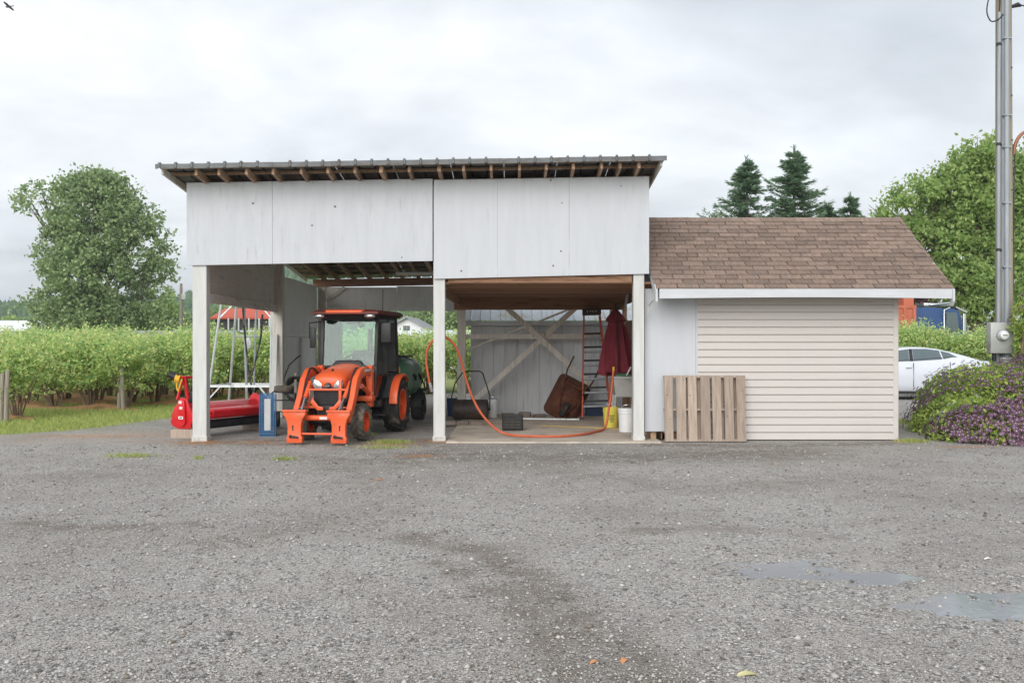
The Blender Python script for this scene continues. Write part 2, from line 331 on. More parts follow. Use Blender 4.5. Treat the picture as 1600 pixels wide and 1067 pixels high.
leafmat('petal', [S(98, 68, 80), S(110, 76, 92), S(126, 98, 130), S(92, 60, 70)], .25)
leafmat('petal_eye', [S(220, 206, 210), S(232, 222, 214)], .2)
leafmat('grass_blade', [S(129, 156, 86), S(163, 180, 99), S(197, 197, 122), S(146, 169, 91)], .4)
leafmat('needles', [S(206, 150, 96), S(180, 122, 76), S(220, 172, 116)], .1, .8)
leafmat('stone', [S(92, 90, 87), S(134, 132, 128), S(164, 161, 156), S(190, 187, 181), S(124, 113, 102)], 0, .75)
leafmat('far_tree', [S(58, 86, 56), S(78, 108, 66), S(92, 120, 74)], .1, .8)
def gravel_mat():
    m = bpy.data.materials.new('gravel'); m.use_nodes = True; t = m.node_tree; b = t.nodes['Principled BSDF']; nn = t.nodes.new; ll = t.links.new
    co = nn('ShaderNodeTexCoord')
    def noise(sc_, det=5, ro=.6):
        n = nn('ShaderNodeTexNoise'); n.inputs['Scale'].default_value = sc_; n.inputs['Detail'].default_value = det; n.inputs['Roughness'].default_value = ro; ll(co.outputs['Object'], n.inputs[0]); return n.outputs[0]
    def rng_(s, a, b_, c=0, d=1):
        r = nn('ShaderNodeMapRange'); r.inputs[1].default_value = a; r.inputs[2].default_value = b_; r.inputs[3].default_value = c; r.inputs[4].default_value = d; ll(s, r.inputs[0]); return r.outputs[0]
    def mix(f, a, b_, mode='MIX'):
        x = nn('ShaderNodeMixRGB'); x.blend_type = mode
        for i, s in ((0, f), (1, a), (2, b_)):
            if isinstance(s, (tuple, float, int)): x.inputs[i].default_value = s
            else: ll(s, x.inputs[i])
        return x.outputs[0]
    def math_(op, a, b_):
        x = nn('ShaderNodeMath'); x.operation = op
        for i, s in ((0, a), (1, b_)):
            if isinstance(s, (float, int)): x.inputs[i].default_value = s
            else: ll(s, x.inputs[i])
        return x.outputs[0]
    def attr(n): a = nn('ShaderNodeAttribute'); a.attribute_name = n; return a.outputs['Fac']
    v1 = nn('ShaderNodeTexVoronoi'); v1.inputs['Scale'].default_value = 62; ll(co.outputs['Object'], v1.inputs[0])
    v2 = nn('ShaderNodeTexVoronoi'); v2.inputs['Scale'].default_value = 120; ll(co.outputs['Object'], v2.inputs[0])
    sep = nn('ShaderNodeSeparateColor'); ll(v1.outputs['Color'], sep.inputs[0])
    rp = nn('ShaderNodeValToRGB'); ll(sep.outputs[0], rp.inputs[0]); e = rp.color_ramp.elements
    e[0].position = 0; e[0].color = S(92, 90, 88); e[1].position = 1; e[1].color = S(226, 222, 215)
    for p_, c in ((.4, S(154, 151, 147)), (.75, S(188, 184, 178))): q = e.new(p_); q.color = c
    s2 = nn('ShaderNodeSeparateColor'); ll(v2.outputs['Color'], s2.inputs[0])
    fine = mix(rng_(s2.outputs[1], 0, 1), S(122, 119, 116), S(212, 207, 199))
    col = mix(rng_(noise(3.0), .42, .58), rp.outputs[0], fine)
    # packed fines, pale and dark areas
    col = mix(rng_(noise(.55, 6, .65), .35, .7, 0, .35), col, S(168, 164, 160))
    col = mix(rng_(noise(.33, 6, .7),   .46, .70, 0, .6), col, S(124, 114, 105))
    d = attr('dirt'); dn = math_('MULTIPLY', d, rng_(noise(3.2, 8, .75), .36, .58))
    col = mix(math_('MINIMUM', dn, .62), col, S(108, 94, 84))
    ne = attr('litter'); nf = math_('MULTIPLY', ne, rng_(noise(9, 6, .7), .42, .6))
    col = mix(math_('MINIMUM', nf, .9), col, S(186, 146, 104))
    gr = attr('moss'); gf = math_('MULTIPLY', gr, rng_(noise(7, 6, .7), .4, .6))
    col = mix(math_('MINIMUM', gf, .85), col, S(132, 138, 76))
    ll(col, b.inputs['Base Color'])
    wet = attr('wet')
    ro = math_('SUBTRACT', .85, math_('MULTIPLY', wet, .45)); ll(ro, b.inputs['Roughness']); b.inputs['Specular IOR Level'].default_value = .4
    bp = nn('ShaderNodeBump'); bp.inputs['Strength'].default_value = 1.0; bp.inputs['Distance'].default_value = .018
    hgt = math_('ADD', math_('MULTIPLY', v1.outputs['Distance'], -1.0), math_('MULTIPLY', v2.outputs['Distance'], -.5)); ll(hgt, bp.inputs['Height']); ll(bp.outputs[0], b.inputs['Normal'])
    M['gravel'] = m
gravel_mat()
def ground_mat():
    m = pm('turf', S(112, 126, 68), S(138, 142, 82), 1.2, rough=.95, bump=.4, bscale=60, dirt=(S(150, 118, 84), .7, .55, .72)); return m
ground_mat()
def water_mat():
    m = bpy.data.materials.new('puddle_water'); m.use_nodes = True; t = m.node_tree; b = t.nodes['Principled BSDF']; nn = t.nodes.new; ll = t.links.new
    b.inputs['Base Color'].default_value = S(146, 149, 154); b.inputs['Roughness'].default_value = .07; b.inputs['IOR'].default_value = 1.33
    co = nn('ShaderNodeTexCoord'); n = nn('ShaderNodeTexNoise'); n.inputs['Scale'].default_value = 16; n.inputs['Detail'].default_value = 3; ll(co.outputs['Object'], n.inputs[0])
    bp = nn('ShaderNodeBump'); bp.inputs['Strength'].default_value = .10; bp.inputs['Distance'].default_value = .01; ll(n.outputs[0], bp.inputs['Height']); ll(bp.outputs[0], b.inputs['Normal'])
    M['puddle_water'] = m
water_mat()
# ------------------------------------------------------------------ ground, yard, puddles
g = MB().add([(-1600, -60, -.035), (1600, -60, -.035), (1600, 1800, -.035), (-1600, 1800, -.035)], [(0, 1, 2, 3)]).build('ground', 'turf'); tag(g, 'grassy field stretching away to the hills', 'ground', kind='structure')
GX0, GX1, GY0, GY1, GS = -19.0, 22.0, 1.0, 34.0, .15
def yard_fields(X, Y):
    inside = (X + 8.57) * .914 - (Y - 16.07) * .407 + (fbm(X * .9, Y * .9, 3) - .5) * 1.1
    inside = np.minimum(inside, 31.5 - Y + (fbm(X * .6, Y * .6, 9) - .5) * 2)
    # bank under the clematis and the strip beside the garage stays soil
    amp = np.clip((13.2 - Y) / 3, 0, 1)
    h = np.abs(fbm(X * .5, Y * .5, 21) - .5) * .05 * amp
    pud = np.zeros_like(X)
    for (cx, cy, rx, ry, dp) in PUD:
        q = ((X - cx) / rx) ** 2 + ((Y - cy) / ry) ** 2 + (fbm(X * 2.6, Y * 2.6, 33) - .5) * 2.6
        pud = np.maximum(pud, np.clip(1.25 - q * .8, 0, 1) * dp)
    h = h * (1 - np.clip(pud * 60, 0, 1)) - pud + np.clip(pud * 60, 0, 1) * (fbm(X * 9, Y * 12, 41) - .5) * .034
    h = np.where(inside < 0, np.maximum(-.12, inside * .25), h)
    return inside, h, pud
PUD = [(2.1, 6.4, .6, .36, .017), (2.95, 5.6, .8, .32, .017)]
WL = -.0115                                                             # water level in the hollows
gys = np.concatenate([np.arange(GY0, 4, .3), np.arange(4, 8.5, .045), np.arange(8.5, 14, .1), np.arange(14, GY1, .2)])
nx = int((GX1 - GX0) / .1) + 1; ny = len(gys)
gx, gy = np.meshgrid(np.linspace(GX0, GX1, nx), gys)
ins, hh, pud = yard_fields(gx, gy)
V = np.stack([gx, gy, hh], 2).reshape(-1, 3)
idx = np.arange(nx * ny).reshape(ny, nx)
F = np.stack([idx[:-1, :-1], idx[:-1, 1:], idx[1:, 1:], idx[1:, :-1]], 2).reshape(-1, 4)
keep = (ins.reshape(-1)[F] > -.7).any(1); F = F[keep]
ym = tri_mesh('gravel_yard', V, F, 'gravel'); ym.polygons.foreach_set('use_smooth', [True] * len(ym.polygons))
def gpt(px, py): Yv = 1500 * EYE / (py - HZ); return (PX(px, Yv), Yv)
def stroke(pts, wd):
    d = np.full(gx.shape, 1e9)
    for a, b in zip(pts[:-1], pts[1:]):
        ax, ay = gpt(*a); bx, by = gpt(*b); t = np.clip(((gx - ax) * (bx - ax) + (gy - ay) * (by - ay)) / max((bx - ax) ** 2 + (by - ay) ** 2, 1e-6), 0, 1)
        d = np.minimum(d, np.hypot(gx - ax - t * (bx - ax), gy - ay - t * (by - ay)))
    return np.exp(-(d / wd) ** 2)
def blot(px, py, rx, ry):
    cx, cy = gpt(px, py); return np.exp(-((gx - cx) / rx) ** 2 - ((gy - cy) / ry) ** 2)
dirt = np.zeros_like(gx)
for pts, wd, a in [([(640, 838), (760, 862), (860, 930), (950, 1010), (1010, 1067)], .17, 1.0), ([(690, 880), (790, 930), (850, 990), (900, 1067)], .13, .8),
                   ([(30, 815), (120, 828), (300, 822)], .16, .7), ([(330, 850), (430, 835), (520, 815)], .3, .5), ([(660, 712), (830, 716), (1080, 712), (1230, 708)], .75, .95),
                   ([(430, 715), (560, 720), (660, 722)], .6, .55), ([(540, 690), (560, 760), (600, 800)], .5, .35), ([(900, 740), (1080, 765), (1250, 750)], .5, .45),
                   ([(1020, 695), (1170, 697), (1400, 692)], .28, 1.0), ([(1000, 830), (1150, 825), (1300, 840)], .14, .6), ([(330, 690), (680, 690)], .6, .9), ([(450, 665), (680, 665)], 1.5, .9)]:
    dirt = np.maximum(dirt, stroke(pts, wd) * a)
lit = np.zeros_like(gx)
for px, py, rx, ry, a in [(315, 692, .35, .4, 1.0), (150, 682, 1.3, .35, .9), (230, 676, .9, .3, .8), (400, 692, .7, .3, .7), (610, 695, .45, .3, .8), (700, 690, .42, .3, 1.0), (655, 713, .35, .15, .9),
                          (590, 751, .12, .08, .8), (1000, 690, .3, .18, 1.0), (1420, 690, .25, .2, .8), (1500, 699, .5, .12, .7), (60, 690, .8, .25, .6), (720, 640, 1.0, 1.2, .9), (240, 690, .8, .2, .7)]:
    lit = np.maximum(lit, blot(px, py, rx, ry) * a)
moss = np.zeros_like(gx)
for px, py, rx, ry, a in [(205, 714, .4, .12, .9), (1412, 668, .3, .9, 1.0), (445, 718, .15, .1, .9), (310, 717, .1, .08, .7), (600, 690, .3, .2, .7), (550, 697, .3, .15, .6), (640, 720, .2, .1, .5), (100, 672, 1.6, .3, .5)]:
    moss = np.maximum(moss, blot(px, py, rx, ry) * a)
moss = np.maximum(moss, np.clip(1 - ins / .5, 0, 1) * .8)
wet = np.clip(pud * 80, 0, 1)
wet = np.maximum(wet, np.clip((fbm(gx * .35, gy * .35, 55) - .5) * 4, 0, .5))
for nm, arr in (('dirt', dirt), ('litter', lit), ('moss', moss), ('wet', wet)):
    at = ym.attributes.new(nm, 'FLOAT', 'POINT'); at.data.foreach_set('value', arr.astype(np.float32).ravel())
tag(link('gravel_yard', ym), 'grey gravel farmyard with damp patches and tyre tracks', 'yard', kind='structure')
for x0, x1, y0, y1, lb in ((.4, 4.6, 4.7, 7.5, 'shallow muddy rain puddle at the right of the yard'),):
    q = MB()
    q.add([(x0, y0, WL), (x1, y0, WL), (x1, y1, WL), (x0, y1, WL)], [(0, 1, 2, 3)])
    tag(q.build('puddle', 'puddle_water'), lb, 'puddle', kind='structure')
# loose stones: real pebbles on the gravel
def stones(n):
    yy = 4.1 + 10.5 * rng.random(n) ** 1.8; xx = (rng.random(n) * 2 - 1) * (yy * .56 + .3)
    i_, h_, p_ = yard_fields(xx, yy); k = i_ > .1; xx, yy, h_ = xx[k], yy[k], h_[k]; n = len(xx)
    r = np.clip(rng.lognormal(-5.2, .5, n), .0025, .026) * (1 + .04 * (yy - 4))
    o = np.array([[1, 0, 0], [0, 1, 0], [-1, 0, 0], [0, -1, 0], [0, 0, .75], [0, 0, -.6]])
    a = rng.random(n) * 6.28; c, s = np.cos(a), np.sin(a)
    Vv = o[None] * rng.uniform(.6, 1.25, (n, 6, 1)) * np.stack([np.ones(n), rng.uniform(.55, .95, n), rng.uniform(.45, .8, n)], 1)[:, None, :]
    Vx = Vv[..., 0] * c[:, None] - Vv[..., 1] * s[:, None]; Vy = Vv[..., 0] * s[:, None] + Vv[..., 1] * c[:, None]
    Vv = np.stack([Vx, Vy, Vv[..., 2]], 2) * r[:, None, None] + np.stack([xx, yy, h_ + r * .25], 1)[:, None, :]
    f = np.array([[0, 1, 4], [1, 2, 4], [2, 3, 4], [3, 0, 4], [1, 0, 5], [2, 1, 5], [3, 2, 5], [0, 3, 5]])
    return tri_mesh('loose_stones', Vv.reshape(-1, 3), (np.arange(n)[:, None, None] * 6 + f[None]).reshape(-1, 3), 'stone')
tag(link('loose_stones', stones(85000)), 'loose grey stones scattered over the gravel yard', 'stones', kind='stuff')
# grass strip at the left and tufts, needle litter
def blades(name, xy, z, hgt, mat, lean=.5, wd=.006):
    n = len(xy); a = rng.random(n) * 6.28; h = hgt * rng.uniform(.5, 1.3, n)
    b0 = np.column_stack([xy[:, 0] - np.cos(a) * wd, xy[:, 1] - np.sin(a) * wd, z]); b1 = np.column_stack([xy[:, 0] + np.cos(a) * wd, xy[:, 1] + np.sin(a) * wd, z])
    tp = np.column_stack([xy + rng.normal(size=(n, 2)) * (h * lean)[:, None], z + h])
    return tri_mesh(name, np.stack([b0, b1, tp], 1).reshape(-1, 3), np.arange(n * 3).reshape(-1, 3), mat)
n = 120000; gX = rng.uniform(-17, -3, n); gY = rng.uniform(13, 29, n)
i_, h_, p_ = yard_fields(gX, gY); k = (i_ < .12) & (i_ > -6.5) & (np.abs(gX / gY) < .58) & (fbm(gX * .8, gY * .8, 70) + .25 * rng.random(n) > .42)
gxy = np.column_stack([gX[k], gY[k]])
tag(link('grass', blades('grass', gxy, np.full(len(gxy), -.04), .085, 'grass_blade', wd=.009)), 'short green grass between the gravel and the berry bushes', 'grass', kind='stuff')
tuf = []
for px, py, rx, ry, cnt in [(205, 713, .3, .1, 260), (445, 718, .12, .06, 120), (612, 692, .25, .15, 500), (570, 680, .15, .1, 200), (1412, 660, .3, .8, 900), (1425, 690, .2, .15, 400), (600, 700, .3, .1, 200), (310, 717, .06, .05, 60)]:
    cx, cy = gpt(px, py); tuf.append(rng.normal(size=(cnt, 2)) * [rx, ry] * .6 + [cx, cy])
tuf = np.concatenate(tuf)
tag(link('weed_tufts', blades('weed_tufts', tuf, np.zeros(len(tuf)) - .004, .06, 'grass_blade')), 'small weed tufts growing out of the gravel', 'weeds', kind='stuff')
nd = []
for px, py, rx, ry, cnt in [(315, 692, .3, .25, 700), (150, 682, 1.1, .25, 900), (400, 692, .5, .2, 350), (700, 690, .32, .2, 700), (655, 713, .25, .1, 250), (1000, 690, .22, .12, 450), (1420, 690, .2, .12, 250), (610, 695, .35, .2, 300), (1510, 699, .4, .1, 260)]:
    cx, cy = gpt(px, py); nd.append(rng.normal(size=(cnt, 2)) * [rx, ry] * .6 + [cx, cy])
nd = np.concatenate(nd); nd3 = np.column_stack([nd, np.full(len(nd), .006) + rng.random(len(nd)) * .012])
dd = rng.normal(size=(len(nd), 3)); dd[:, 2] *= .12
tag(link('needle_litter', leaves('needle_litter', nd3, .05, 'needles', up=3, aspect=.08, fold=0, dirs=dd * 6, jit=.1)), 'rust coloured needle litter around the post feet', 'litter', kind='stuff')
# ------------------------------------------------------------------ open pole barn
def zr(x, Y): return 4.02 + .0165 * (x + 5.08) - .094 * (Y - 15)        # underside of the rafters
barn = thing('pole_barn', 'open white pole barn with sloped metal roof sheltering the tractor', 'barn', (-1.5, 19.5, 0))
def bp(mb, name, mat, bevel=.004, parent=None, smooth=0): return mb.build(name, mat, parent or barn, bevel, smooth, world=True, seg=1)
seams = [(292, 425.85, 0), (426.15, 676, 0), (678, 777.2, 1), (777.35, 889, 1), (889.25, 1014, 1)]
for i, (a, b, rb) in enumerate(seams):
    x0, x1 = PX(a, 15), PX(b, 15)
    zb = lambda x: (2.75 + .0183 * (x + 5.08)) if not rb else (2.54 + .0238 * (x + 1.22))
    pp = [(x0, zb(x0)), (x1, zb(x1)), (x1, zr(x1, 15) + (.0 if rb else .02)), (x0, zr(x0, 15) + (.0 if rb else .02))]
    y0 = 14.985 - (.006 if rb else 0)
    bp(MB().prism(pp, y0, y0 + .014), 'plywood_panel', 'white_ply' if rb else 'white_ply_old', .002)
# posts
for px, wd, top in ((311, .22, 3.95), (686, .18, 4.0), (998.5, .17, 4.05)):
    x = PX(px, 15); bp(MB().box(x - wd / 2, x + wd / 2, 15.02, 15.2, .06, top), 'post', 'white_post', .006)
    bp(MB().box(x - wd / 2 - .012, x + wd / 2 + .012, 15.005, 15.215, -.05, .085), 'footing', 'footing', .008)
for x, Y, wd, top, mt in ((-4.87, 20, .22, 0, 'post_grey'), (-1.05, 20, .17, 2.5, 'post_grey'), (2.12, 20, .16, 2.5, 'post_grey'), (-4.78, 24.2, .2, 0, 'post_grey'), (-1.25, 24.2, .17, 0, 'post_grey')):
    bp(MB().box(x - wd / 2, x + wd / 2, Y - .09, Y + .09, -.05, top or zr(x, Y) - .02), 'post', mt, .005)
# header beams behind the facade and inside
bp(MB().box(-5.0, -1.32, 15.03, 15.07, 2.95, 3.15).box(-1.05, 1.9, 15.03, 15.07, 2.75, 2.95), 'header_beam', 'wood_beam')
bp(MB().hexa([(-5.0, 24.1, zr(-5, 24.1) - .20), (-1.1, 24.1, zr(-1.1, 24.1) - .20), (-1.1, 24.15, zr(-1.1, 24.1) - .2), (-5, 24.15, zr(-5, 24.1) - .2), (-5, 24.1, zr(-5, 24.1) - .004), (-1.1, 24.1, zr(-1.1, 24.1) - .004), (-1.1, 24.15, zr(-1.1, 24.1) - .01), (-5, 24.15, zr(-5, 24.1) - .01)]), 'rear_beam', 'wood_beam')
bp(MB().bar((-4.9, 15.2, 2.275), (-4.9, 19.9, 2.275), .05, .15), 'side_beam', 'ply_inside')
bp(MB().bar((-4.9, 15.2, 3.15), (-4.9, 19.9, 3.15), .045, .09), 'side_girt', 'ply_inside')
# left side wall: two boards high up, full panels behind
for y0, y1 in ((15.21, 17.6), (17.605, 19.9)):
    bp(MB().prism([(y0, 2.2), (y1, 2.2), (y1, zr(-5, y1) - .01), (y0, zr(-5, y0) - .01)], -4.965, -4.95, 'X'), 'plywood_panel', 'ply_inside', .001)
for y0, y1 in ((20.1, 21.32), (21.325, 22.54), (22.545, 24.1)):
    bp(MB().prism([(y0, 1.74), (y1, 1.74), (y1, 2.985), (y0, 2.985)], -4.915, -4.90, 'X'), 'wall_panel', 'wall_grey', .001)
    bp(MB().prism([(y0, .03), (y1, .03), (y1, 1.735), (y0, 1.735)], -4.915, -4.90, 'X'), 'wall_panel', 'wall_grey', .001)
bp(MB().bar((-4.87, 20.1, 1.74), (-4.87, 24.1, 1.74), .05, .08), 'side_girt', 'wall_grey')
bp(MB().bar((-4.87, 22.1, .03), (-4.87, 22.1, 1.7), .08, .05), 'stud', 'wall_grey')
# rear wall boards
for x0, x1 in ((-4.66, -2.9), (-2.895, -1.345)):
    bp(MB().box(x0, x1, 24.17, 24.185, 2.39, zr(x0, 24.1) - .205), 'wall_panel', 'wall_grey', .001)
bp(MB().box(-4.66, -1.345, 24.12, 24.165, 2.37, 2.47), 'rear_rail', 'wall_grey')
bp(MB().bar((-4.66, 24.08, 2.62), (-4.2, 24.08, 2.96), .05, .08), 'knee_brace', 'post_grey')
# rafters, purlins, fascia
for px in (306, 342, 384, 427, 470, 512, 555, 595, 640, 686, 725, 768, 812, 853, 897, 941, 969, 998):
    x = PX(px, 14.5) + random.uniform(-.01, .01)
    a = Vector((x, 14.52, zr(x, 14.52) + .055)); ye = 24.75 if x < -1.0 else 20.35; b = Vector((x, ye, zr(x, ye) + .055))
    bp(MB().bar(a, b, .055 if px in (595, 686) else .042, .11), 'rafter', 'wood_raw', .003)
for Y in np.arange(14.9, 24.8, .62):
    a = Vector((-5.3, Y, zr(-5.3, Y) + .132)); xe = 2.28 if Y < 20.4 else -.95; b = Vector((xe, Y, zr(xe, Y) + .132)); bp(MB().bar(a, b, .09, .038), 'purlin', 'wood_raw', .002)
a = Vector((-5.31, 14.5, zr(-5.31, 14.5) + .125)); b = Vector((2.29, 14.5, zr(2.29, 14.5) + .125)); bp(MB().bar(a, b, .03, .055), 'fascia_board', 'wood_raw', .003)
for x in (-5.29, 2.26): bp(MB().bar((x, 14.53, zr(x, 14.53) + .08), (x, 24.75 if x < 0 else 20.4, zr(x, 24.75 if x < 0 else 20.4) + .08), .035, .10), 'barge_board', 'post_grey', .003)
# metal sheets with ribs, their front end turned down over the edge
xs = np.concatenate([np.linspace(-5.36, -.94, 6), np.linspace(-.94, 2.33, 5)[1:]]); RIB = .2455
for i in range(9):
    mb = MB(); x0, x1 = xs[i], xs[i + 1] - .004
    rib = [x for x in np.arange(-5.30, 2.4, RIB) if x0 + .02 < x < x1 - .02]
    prof = [(x0, 0)]
    for x in rib: prof += [(x - .022, 0), (x - .012, .024), (x + .012, .024), (x + .022, 0)]
    prof += [(x1, 0)]
    j = .003 * (i % 2)
    rows = [(14.42, -.075), (14.415, -.004), (14.44, .004), (25.0 if xs[i + 1] < -.9 else 20.5, 0)]
    vs = []; 
    for Y, dz in rows:
        vs += [(x, Y - (h * .6 if dz < 0 else 0), zr(x, Y) + .156 + dz + j + (h if dz > -.05 else h * .4)) for x, h in prof]
    npf = len(prof); fs = [(r * npf + k, r * npf + k + 1, (r + 1) * npf + k + 1, (r + 1) * npf + k) for r in range(3) for k in range(npf - 1)]
    mb.add(vs, fs); o = bp(mb, 'roof_sheet', 'metal_roof', 0)
    so_ = o.modifiers.new('thickness', 'SOLIDIFY'); so_.thickness = .003
# loft over the right bay
y = 15.09; k = 0
while y < 19.80:
    wd = min(random.choice((.14, .185, .235)), 19.838 - y); bp(MB().box(-1.12 + random.uniform(-.01, .01), 2.32, y, y + wd - .006, 2.47 + random.uniform(-.004, .004), 2.50), 'loft_plank', 'wood_loft', .002); y += wd
bp(MB().box(-1.2, 2.34, 19.84, 19.89, 2.24, 2.52), 'loft_beam', 'wood_beam')
bp(MB().bar((-1.16, 15.2, 2.40), (-1.1, 19.83, 2.40), .045, .14), 'loft_beam', 'wood_raw')
bp(MB().bar((2.30, 15.2, 2.40), (2.30, 19.83, 2.40), .045, .14), 'loft_beam', 'wood_raw')
bp(MB().box(-1.0, 1.88, 15.03, 15.07, 2.48, 2.62), 'loft_beam', 'wood_loft')
# cross braces at the back of the right bay
def Q(px, py, Y=20.0): return P(px, py, Y)
bp(MB().bar(Q(767, 458, 19.99), Q(930, 608, 19.99), .11, .035, (0, -1, 0)), 'cross_brace', 'post_grey', .003)
bp(MB().bar(Q(928, 455, 20.05), Q(740, 626, 20.05), .11, .035, (0, -1, 0)), 'cross_brace', 'post_grey', .003)
bp(MB().box(-.96, 2.04, 20.085, 20.12, 1.64, 1.74), 'rear_rail', 'post_grey', .003)
bp(MB().tube([Q(727, 548, 20.16), Q(958, 456, 20.16)], .022, 8), 'pole_rail', 'post_grey', 0, None, 40)
for y0, y1, z1 in ((15.25, 16.9, 2.02), (16.905, 18.4, 1.98), (18.405, 19.9, 2.0)): bp(MB().box(2.37, 2.385, y0, y1, .02, z1), 'side_board', 'wood_loft', .001)
bp(MB().bar((2.34, 19.95, 0), (2.34, 19.95, 2.45), .09, .09, (0, 1, 0)), 'stud', 'wood_raw')
bp(MB().box(PX(619, 18.2), PX(690, 18.2), 18.12, 18.28, PZ(429.5, 18.2), PZ(425.5, 18.2)), 'lamp_fixture', 'white_plastic', .006)
# slab under the right bay
tag(MB().box(-1.02, 2.3, 14.78, 20.45, -.05, .022).build('floor', 'concrete', None, .006), 'worn tan concrete slab under the right bay of the barn', 'floor', kind='structure')
# ------------------------------------------------------------------ shingled garage beside the barn
gar = thing('garage', 'small garage with brown shingle roof and beige vinyl siding', 'garage', (4.2, 16.6, 0))
def gp(mb, name, mat, bevel=.004, parent=None, smooth=0): return mb.build(name, mat, parent or gar, bevel, smooth, world=True, seg=1)
GYF, GX_R = 15.2, 6.10
EV = Vector((0, 14.6, 2.37)); RG = Vector((0, 16.58, 3.68)); sl_ = (RG - EV); slen = sl_.length; sd_ = sl_.normalized(); ang = math.atan2(sl_.z, sl_.y)
nrm = Vector((0, -sd_.z, sd_.y))
# siding planks: lap profile shared by every plank
ch = .1187; x0, x1 = PX(1090, GYF), GX_R - .07
pl = MB().prism([(0, .0), (-.024, .0), (-.028, .008), (-.020, ch - .013), (-.002, ch - .011), (-.002, ch), (0, ch)], x0 - 4.2, x1 - 4.2, 'X').mesh('siding_plank', 'vinyl')
for k in range(20): link('siding_plank', pl, gar, (0, GYF - 16.6, .015 + k * ch))
gp(MB().box(x0 - .01, GX_R, GYF, GYF + .1, .012, 2.42), 'wall', 'vinyl')
gp(MB().box(GX_R - .075, GX_R + .01, GYF - .03, GYF + .06, .01, 2.36), 'corner_trim', 'vinyl', .006)
gp(MB().box(x0 - .03, x0 + .004, GYF - .024, GYF - .001, .1, 2.36), 'corner_trim', 'white_ply', .003)
gp(MB().box(2.10, x0 - .032, GYF - .018, GYF - .002, .145, 2.40), 'plywood_panel', 'white_ply', .002)
for y0, y1 in ((GYF + .11, 16.6), (16.605, 17.96)):
    for k in range(20): pass
side = MB().prism([(0, 0), (.017, .0), (.018, .006), (.013, .052), (.018, .056), (.006, ch), (0, ch)], GYF + .06 - 16.6, 17.94 - 16.6, 'Y').mesh('siding_plank', 'vinyl')
for k in range(20): link('siding_plank', side, gar, (GX_R - 4.2 - .004, 0, .015 + k * ch))
gp(MB().prism([(GYF + .01, .0), (17.96, .0), (17.96, 2.4), (16.58, 3.55), (GYF + .01, 2.6)], GX_R - .1, GX_R - .006, 'X'), 'wall', 'vinyl', .002)
gp(MB().prism([(GYF + .02, .12), (17.96, .12), (17.96, 2.4), (16.58, 3.55), (GYF + .02, 2.6)], 2.4, 2.5, 'X'), 'wall', 'white_ply', .002)
gp(MB().box(2.5, GX_R - .1, 17.86, 17.96, .0, 2.4), 'wall', 'vinyl', .002)
for x in (2.2, 2.55, 2.85): gp(MB().box(x, x + .09, GYF + .04, GYF + .5, -.04, .14), 'skid', 'wood_raw', .004)
# roof boards
ROX0, ROX1 = 2.17, 6.72
def onroof(x, s, n=0): return Vector((x, EV.y, EV.z)) + sd_ * s + nrm * n
mbk = MB()
a = [onroof(ROX0 + .02, .01, -.03), onroof(ROX1 - .02, .01, -.03), onroof(ROX1 - .02, slen, -.03), onroof(ROX0 + .02, slen, -.03)]; b = [onroof(ROX0 + .02, .01, -.006), onroof(ROX1 - .02, .01, -.006), onroof(ROX1 - .02, slen, -.006), onroof(ROX0 + .02, slen, -.006)]
roof = gp(mbk.hexa(a + b), 'roof', 'roof_deck', 0)
bk = lambda v: Vector((v.x, 2 * RG.y - v.y, v.z))
gp(MB().hexa([bk(v) for v in a] + [bk(v) for v in b]), 'roof_back', 'shingle', 0)
# every shingle tab on the front slope is a piece of its own
TW, EXP = .333, .1425
tabm = MB().hexa([(0, 0, .007), (1, 0, .007), (1, .2, -.001), (0, .2, -.001), (0, 0, .018), (1, 0, .018), (1, .2, .003), (0, .2, .003)]).mesh('shingle', 'shingle')
ncr = int(slen / EXP)
for c in range(ncr + 1):
    s0 = c * EXP - .02; off = (c % 2) * TW / 2 + random.uniform(-.05, .05) - TW
    xx = ROX0 + off
    while xx < ROX1:
        xa, xb = max(xx, ROX0), min(xx + TW - .013, ROX1)
        if xb - xa > .03:
            q = onroof(xa, s0, .0); lnn = min(.2, slen - s0) / .2
            o = link('shingle', tabm, roof, q - gar.location, (ang, 0, 0)); o.scale = (xb - xa, lnn, 1 + random.uniform(-.1, .35))
        xx += TW
capm = MB().hexa([(0, -.11, -.075), (1, -.11, -.075), (1, .0, .0), (0, .0, .0), (0, -.106, -.064), (1, -.106, -.064), (1, 0, .012), (0, 0, .012)]).hexa([(0, 0, .0), (1, 0, .0), (1, .11, -.075), (0, .11, -.075), (0, 0, .012), (1, 0, .012), (1, .106, -.064), (0, .106, -.064)]).mesh('ridge_shingle', 'shingle')
xx = ROX0
while xx < ROX1 - .02:
    wv = min(.30, ROX1 - xx); o = link('ridge_shingle', capm, roof, Vector((xx, RG.y, RG.z + .018 + random.uniform(0, .004))) - gar.location); o.scale = (wv - .004, 1, 1); xx += .30
